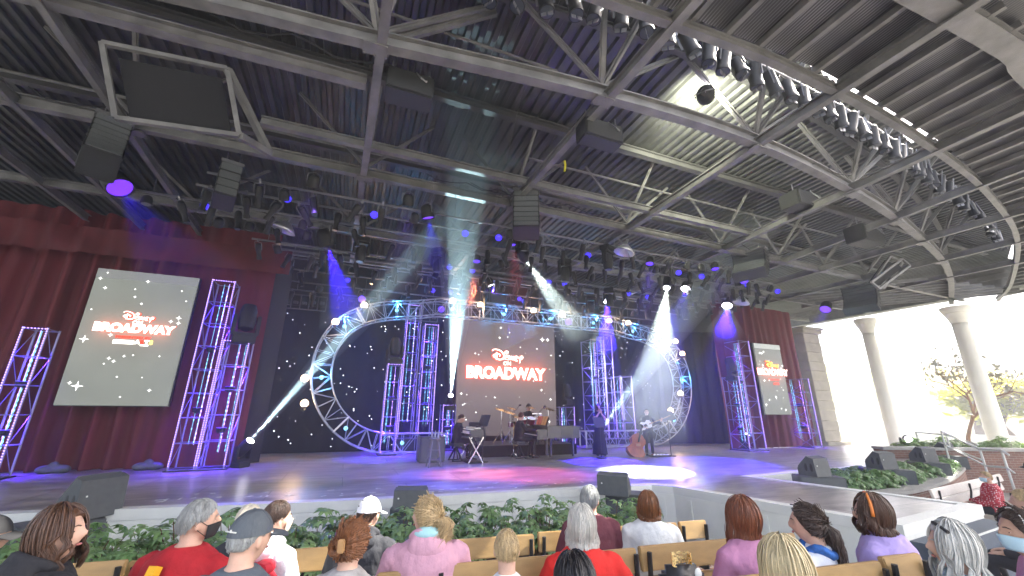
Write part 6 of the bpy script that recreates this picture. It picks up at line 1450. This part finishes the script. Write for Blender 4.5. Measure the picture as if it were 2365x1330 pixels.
th, HC, M, s, N = seat('person in a pale beige cap almost hidden behind the grey cap', 588, 1172, 4.2, R(-10), w=.95, top='charcoal', hair=('short', 'hair_blonde', dict(L_=.02, cnt=150)), detail=False); cap(th, HC, M, s, 'cap_beige')
th, HC, M, s, N = seat('man in a white baseball cap and charcoal hooded top', 862, 1151, 3.9, R(-4), look=(.15, -.05), w=1.08, top='charcoal', shape='hoodie', hair=('short', 'hair_darkbrown', dict(L_=.03, vol=1., cnt=260, seed=8)))
cp = cap(th, HC, M, s, 'cap_white', back=False); hood(th, N, s, 'charcoal')
b = MB()
for x, z in ((-.05, .07), (.05, .075), (-.03, .11), (.03, .11), (.0, .05)): yy = -.102 * math.sqrt(max(.1, 1 - (x / .1) ** 2 - ((z - .016) / .125) ** 2)) ; b.ell(HC + M @ Vector((x, yy - .006, z)) * s, (.006 * s, .004 * s, .006 * s), 8, 6)
b.build('cap_badge', 'charcoal', cp)
th, HC, M, s, N = seat('woman with auburn hair clipped up in a patterned top, lower left of centre', 828, 1203, 2.9, R(-4), look=(.3, .05), w=1.05, top='floral', hair=('bun', 'hair_auburn', dict(L_=.2, vol=1.05, cnt=620, seed=9)), skin='skin_fair')
b = MB(); b.bbox(HC + Vector((0, -.155, .03)) * s, (.04 * s, .02 * s, .07 * s), .006); b.build('hair_clip', 'wood_maple', th)
b = MB(); b.bbox((HC.x, N.y - .15 * s, N.z - .15 * s), (.10 * s, .02, .3 * s), .01); b.build('strap', 'charcoal', th)
th, HC, M, s, N = seat('blonde woman in a pink hooded top with pale teal lining looking left', 1000, 1149, 3.4, R(10), look=(-1.05, .05), w=1.22, top='pink_hoodie', shape='hoodie', hair=('pony', 'hair_blonde', dict(L_=.16, vol=1.05, wave=.02, cnt=560, seed=10)), bulk=.02)
hood(th, N, s, 'pink_hoodie', 'teal_lining')
th, HC, M, s, N = seat('small boy with short fair hair in a white shirt', 1178, 1216, 2.75, R(6), w=.88, head_s=.98, top='white_wear', sleeve='short', hair=('short', 'hair_blonde', dict(L_=.022, vol=.99, cnt=460, seed=11)), H=1.27)
collar(th, N, s, 'white_wear')
th, HC, M, s, N = seat('man with curly grey hair in a maroon sweater behind the woman in red', 1366, 1117, 4.05, R(0), look=(.5, .15), w=1.1, top='maroon_wear', shape='loose', hair=('short', 'hair_grey', dict(L_=.05, vol=1.06, cnt=420, seed=12)))
th, HC, M, s, N = seat('woman with a white bob haircut in a bright red jacket', 1348, 1166, 2.95, R(4), look=(.15, .05), w=1.12, top='red_jacket', shape='loose', hair=('bob', 'hair_white', dict(L_=.13, vol=1.07, wave=.006, cnt=700, seed=13)), arms=[((.36, .02, .70), (.52, .16, .62), (.6, .8, 0)), ((-.30, .05, .68), (-.12, .30, .60), (.3, 1, -.1))])
collar(th, N, s, 'red_jacket', .082)
th, HC, M, s, N = seat('woman with short auburn hair in a fluffy white sweater', 1500, 1131, 3.88, R(-4), look=(.2, .2), w=1.18, top='fluffy_white', shape='loose', hair=('bob', 'hair_auburn', dict(L_=.05, vol=1.08, wave=.008, cnt=520, seed=14)), bulk=.03)
th, HC, M, s, N = seat('person with sleek black hair at the very bottom, left of the sequined bag', 1338, 1271, 1.95, R(5), look=(-.1, -.25), w=1.05, top='charcoal', hair=('long', 'hair_black', dict(L_=.14, vol=1.08, wave=.004, cnt=640, seed=15)), H=1.28)
# -- right group
th, HC, M, s, N = seat('woman with long straight brown hair in a pink shirt with white writing', 1712, 1140, 2.7, R(14), look=(-.1, .1), w=1.02, top='pink_shirt', shape='loose', hair=('long', 'hair_red', dict(L_=.23, vol=1.05, wave=.004, cnt=620, seed=16)))
b = MB()
for stroke in SCRIPT: b.path(smooth_curve([(p_[0] * .075 * s + .04, 0, p_[1] * .075 * s) for p_ in stroke], 4 if len(stroke) > 3 else 2), .007 * s, 5, flat=5)
o = b.build('script_print', 'white_paint', th); o.location = (-.02, -.168 * s, .74 * s); o.rotation_euler = (0, R(28), R(6))
mask(th, HC, M, s, 'mask_black')
th, HC, M, s, N = seat('woman with straight pale blonde hair near the bottom right of centre', 1808, 1229, 1.72, R(14), w=.98, top='white_wear', hair=('long', 'hair_palegold', dict(L_=.26, vol=1.06, wave=.004, cnt=760, seed=17)), H=1.27)
th, HC, M, s, N = seat('girl with a very long dark ponytail in a white shirt looking left', 1862, 1152, 2.5, R(28), look=(-.55, .0), w=.92, top='white_wear', sleeve='short', hair=('pony', 'hair_darkbrown', dict(L_=.46, vol=1.04, wave=.014, cnt=620, seed=18)))
b = MB(); b.path([N + Vector((.09 * math.cos(a), .085 * math.sin(a) - .01, -.03 - .02 * math.sin(3 * a))) * s for a in [2 * math.pi * k / 18 for k in range(18)]], .030 * s, 8, closed=True); b.build('scarf', mat('scarf_blue', (.03, .13, .42), .8, 0, .5, 40), th, smooth=True)
th, HC, M, s, N = seat('woman with an orange headband, glasses and a lavender shawl looking left', 2008, 1129, 2.5, R(30), look=(-.6, .05), w=1.16, top='lavender_wear', shape='loose', hair=('bob', 'hair_brown', dict(L_=.12, vol=1.06, wave=.006, cnt=600, seed=19)), bulk=.02)
glasses(th, HC, M, s)
b = MB(); b.path([HC + M @ Vector((.098 * math.cos(a), .022, .142 * math.sin(a) + .0)) * s for a in [math.pi * k / 16 for k in range(17)]], .011 * s, 6); b.build('headband', 'orange_band', th, smooth=True)
th, HC, M, s, N = seat('woman with long silver hair and sunglasses on her head in a dotted blue top', 2188, 1189, 1.8, R(32), look=(-.55, .05), w=1.05, top='dotted_blue', shape='loose', hair=('long', 'hair_silver', dict(L_=.27, vol=1.05, wave=.016, cnt=760, seed=20)))
b = MB(); b.path([HC + M @ Vector((q, .065 - abs(q) * .3, .118 - abs(q) * .3)) * s for q in (-.09, -.06, -.03, 0, .03, .06, .09)], .010 * s, 6); b.build('sunglasses', 'black', th)
th, HC, M, s, N = seat('woman with dark hair, mask and a thin white headband at the right edge', 2345, 1158, 1.8, R(30), look=(-.75, .05), w=1.0, top='pink_shirt', hair=('pony', 'hair_darkbrown', dict(L_=.3, vol=1.05, cnt=620, seed=22)), skin='skin_tan')
mask(th, HC, M, s, 'mask_blue'); b = MB(); b.path([HC + M @ Vector((.094 * math.cos(a), .03, .136 * math.sin(a))) * s for a in [math.pi * k / 14 for k in range(15)]], .004 * s, 6); b.build('headband', 'white_paint', th, smooth=True)
th, HC, M, s, N = seat('person in a black cap cut off by the left edge', 2, 1205, 3.9, R(-30), look=(.6, 0), w=1., top='black_wear', hair=('short', 'hair_black', dict(L_=.03, cnt=160)), detail=False); cap(th, HC, M, s, 'cap_black')
# far right
q = atz(2308, 1060, 1.28); th, HC, M, s, N = person('person in red polka dots and a blue mask slouched on the far right bench', (9.9, 9.1, .12), R(60), 'sit', .95, 1.1, 'polka_red', 'long', hair=('short', 'hair_blonde', dict(L_=.03, cnt=200)), look=(-.3, .1), lean=-.05, shape='loose'); mask(th, HC, M, s, 'mask_blue')
th, HC, M, s, N = person('person in a dark cap and navy jacket on the bench at the far right', (11.6, 9.6, .2), R(55), 'sit', 1., 1.1, 'charcoal', 'long', hair=('short', 'hair_black', dict(L_=.03, cnt=160)), look=(-.2, 0), detail=False); cap(th, HC, M, s, 'cap_black')
th, HC, M, s, N = seat('person with tan hair partly seen above the right edge headband woman', 2362, 1112, 3.0, R(35), w=1., top='charcoal', hair=('short', 'hair_blonde', dict(L_=.05, cnt=250)), detail=False)
# handbag with sequins on the bench
q = atn(1580, 1298, 2.6); t = thing('handbag', 'black handbag with gold sequins and a white spoon beside the woman in pink', 'handbag', q, R(10))
b = MB(); b.bbox((0, 0, -.12), (.30, .14, .24), .05); b.build('bag', mat('bag_leather', (.02, .02, .024), .3, 0, .2, 12, .4, 12), t, smooth=True)
b = MB(); rr = random.Random(2)
for i in range(260): a, u = rr.uniform(-2.2, 2.2), rr.random(); b.ell((.065 * math.sin(a), -.02 + .035 * math.cos(a), .0 + .07 * u), (.005, .005, .005), 5, 4)
tag(b.build('sequin', mat('sequin_gold', (.85, .6, .25), .15, 1., .2, 30), t), kind='stuff')
b = MB(); b.ell((.07, -.08, -.03), (.024, .008, .034), 12, 8); b.tube((.07, -.08, -.06), (.075, -.075, -.18), .007); b.build('spoon_charm', 'white_paint', t, smooth=True)
q = atz(2244, 1205, 1.32); b = MB(); b.bbox((0, 0, 0), (.09, .012, .17), .01); o = b.build('phone', 'black'); o.location = atn(2238, 1215, 3.2); o.rotation_euler = (0, R(8), R(30)); tag(o, 'dark phone held up in front of the steps at the right', 'phone')

# ================================================================= RIGHT HAND SIDE: WALL, STEPS, RAILS, OUTDOORS
wz = 1.36
wp = [atz(px, 1019, wz) for px in (2030, 2120, 2240, 2365)]; wp = [Vector((p.x, p.y, 0)) for p in wp]; wp.append(wp[-1] + (wp[-1] - wp[-2]) * 1.5)
bw = thing('brick_wall', 'brick wall with a pale stone coping behind the right hand rails', 'wall', wp[2]); w0 = Vector(bw.location)
b = MB(); sweep(b, wp, [(-.2, 0), (.2, 0), (.2, wz - .09), (-.2, wz - .09)]); o = b.build('brickwork', 'brick', bw, world=w0); uvwall(o)
b = MB(); sweep(b, [p + Vector((0, 0, wz - .088)) for p in wp], [(-.27, 0), (.27, 0), (.27, .088), (-.27, .088)]); b.build('coping', 'coping', bw, world=w0)
sp_ = atz(2255, 1082, .35); t = thing('stone_steps', 'small pale stone steps beside the curved planter', 'steps', (sp_.x, sp_.y, 0), FC(sp_) + .5)
for k in range(4): b = MB(); b.bbox((-.35 * k, .5, .2 + .13 * k), (.36, 1.6, .4 + .26 * k), .015); b.build('step', 'stone', t)
def rail(pts, label, posts):
    P_ = [atd(px, py, d) for px, py, d in pts]; t = thing('handrail', label, 'handrail', (P_[0].x, P_[0].y, 0), 0, 'white handrails'); w0 = Vector(t.location)
    b = MB(); b.path(P_, .030, 8); b.path([p - Vector((0, 0, .42)) for p in P_[:]], .024, 8); b.build('rail', 'white_paint', t, world=w0, smooth=True)
    for i in posts: b = MB(); b.tube(P_[i], (P_[i].x, P_[i].y, P_[i].z - 1.15), .028, 8); b.build('post', 'white_paint', t, world=w0)
rail([(2178, 982, 20), (2268, 1022, 17.5), (2318, 1024, 17), (2334, 1034, 16.6)], 'white handrail sloping down beside the brick wall, the nearer one', (0, 1, 2))
rail([(2120, 985, 23), (2190, 990, 21), (2262, 1012, 19)], 'white handrail further off in front of the green hedge', (0, 1))
r = random.Random(31); spots = []
for i in range(14):
    f = .28 + .72 * i / 13; p = wp[0].lerp(wp[3], f * 1.15) + Vector((.5, .9, 0)) + Vector((r.uniform(-.2, .2), r.uniform(0, .5), 0)); spots.append((Vector((p.x, p.y, wz - .5)), r.uniform(.8, 1.1), r.uniform(0, 6)))
plant_row([make_shrub(40, .75, .6, 90, .12, 'leaf_pale'), make_shrub(41, .7, .62, 90, .12, 'leaf')], spots, lambda i, n: 'sunlit leafy bush above the brick wall, ' + ('left of the handrails', 'behind the handrails', 'right of the second column')[min(2, i * 3 // n)], 'bushes in the hedge above the brick wall')
mat('leaf_sun', (.36, .36, .03), .5, 0, .3, 3, trans=.0); mat('leaf_thin', (.22, .22, .17), .6, 0, .3, 3); translucent('leaf_sun', (.62, .60, .04), .6)  # outdoor glare is painted into the bare tree's grey leaf colour
def tree(label, base, h, spread, seed, leafm, leaves, lsz, trunk_r, fork=.38, dense=False):
    r = random.Random(seed); t = thing('tree', label, 'tree', base); tb = MB(); lf = MB(); tips = []
    def grow(p, d, ln, rad, lvl):
        pts = [p]; q = p; dd = d.copy()
        for k in range(4): dd = (dd + Vector((r.gauss(0, .13), r.gauss(0, .13), .05))).normalized(); q = q + dd * ln / 4; pts.append(q)
        tb.path(pts, [rad * (1 - .11 * k) for k in range(5)], 6)
        if lvl >= 4: tips.append((q, ln)); return
        if lvl >= 2: tips.append((pts[2], ln))
        for k in range(3 if lvl else 3):
            a = r.uniform(0, 6.28); tl = r.uniform(.45, .95); u = dd.orthogonal().normalized(); u = Matrix.Rotation(a, 3, dd) @ u
            grow(q if k else pts[3], (dd * math.cos(tl) + u * math.sin(tl)).normalized(), ln * r.uniform(.62, .82), rad * .6, lvl + 1)
    grow(Vector((0, 0, 0)), Vector((-.10, 0, 1)).normalized(), h * fork, trunk_r, 0)
    mh_ = max(q.z for q, _ in tips); k_ = h / mh_
    for q, ln in tips:
        for _ in range(leaves):
            c = q + Vector((r.gauss(0, 1), r.gauss(0, 1), r.gauss(0, .7))) * ln * (.42 if not dense else .6); M = Matrix.Rotation(r.uniform(0, 6.28), 3, Vector((r.gauss(0, 1), r.gauss(0, 1), r.gauss(0, 1))).normalized()); s = lsz * r.uniform(.6, 1.3)
            lf.add([c + M @ Vector(v) for v in ((-s, 0, 0), (0, -s * .5, .1 * s), (s, 0, 0), (0, s * .5, .1 * s))], [(0, 1, 2, 3)])
    for bb in (tb, lf): bb.v = [Vector((v.x * spread, v.y * spread, v.z * k_)) for v in bb.v]
    tb.build('trunk', 'bark', t); lf.build('crown', leafm, t); return t
q = atd(2238, 1000, 36); q.z = 0; tree('nearly bare small tree with a forked orange brown trunk outside', q, hgt(2190, 792, q), 1.15, 5, 'leaf_thin', 4, .12, .11, .30)
for px, py, d, lab, sd_, k in ((2345, 868, 62, 'bright yellow green tree at the right edge beyond the bare tree', 8, 1.3), (2420, 860, 66, 'broad yellow green tree just past the right edge', 9, 1.3), (2275, 915, 85, 'low yellow green tree behind the second column', 10, 1.2)):
    q = atd(px, 1000, d); q.z = 0; tree(lab, q, hgt(px, py, q), k * 1.3, sd_, 'leaf_sun', 26, .30, .35, .32, True)
mk = MB(); r = random.Random(77)
for i in range(70):
    px = 1880 + i * 8; d = r.uniform(150, 190); c0_ = atd(px, 950, d); hh_ = r.uniform(8, 14) * (1.3 if px < 2150 else 1.0)
    for _ in range(140):
        c = Vector((c0_.x, c0_.y, 0)) + Vector((r.gauss(0, 3), r.gauss(0, 3), hh_ * r.random() ** .8)); s = r.uniform(.5, 1.1); M = Matrix.Rotation(r.uniform(0, 6.28), 3, Vector((r.gauss(0, 1), r.gauss(0, 1), r.gauss(0, 1))).normalized())
        mk.add([c + M @ Vector(v) for v in ((-s, 0, 0), (0, -s * .6, 0), (s, 0, 0), (0, s * .6, 0))], [(0, 1, 2, 3)])
o = mk.build('distant_trees', 'leaf_sun'); tag(o, 'hazy line of far trees across the water', 'trees', kind='stuff')
fq0, fq1 = atd(1965, 1000, 42), atd(2400, 1000, 42); fq0.z = fq1.z = 0; t = thing('railing_fence', 'thin pale railing along the water behind the columns', 'fence', fq0); w0 = Vector(t.location); n_ = 60; b = MB()
for z in (.25, 1.15): b.tube(fq0 + Vector((0, 0, z)), fq1 + Vector((0, 0, z)), .03, 5)
for i in range(n_ * 4): p = fq0.lerp(fq1, i / (n_ * 4)); b.tube(p + Vector((0, 0, .25)), p + Vector((0, 0, 1.15)), .010, 4)
b.build('railing', 'white_paint', t, world=w0)
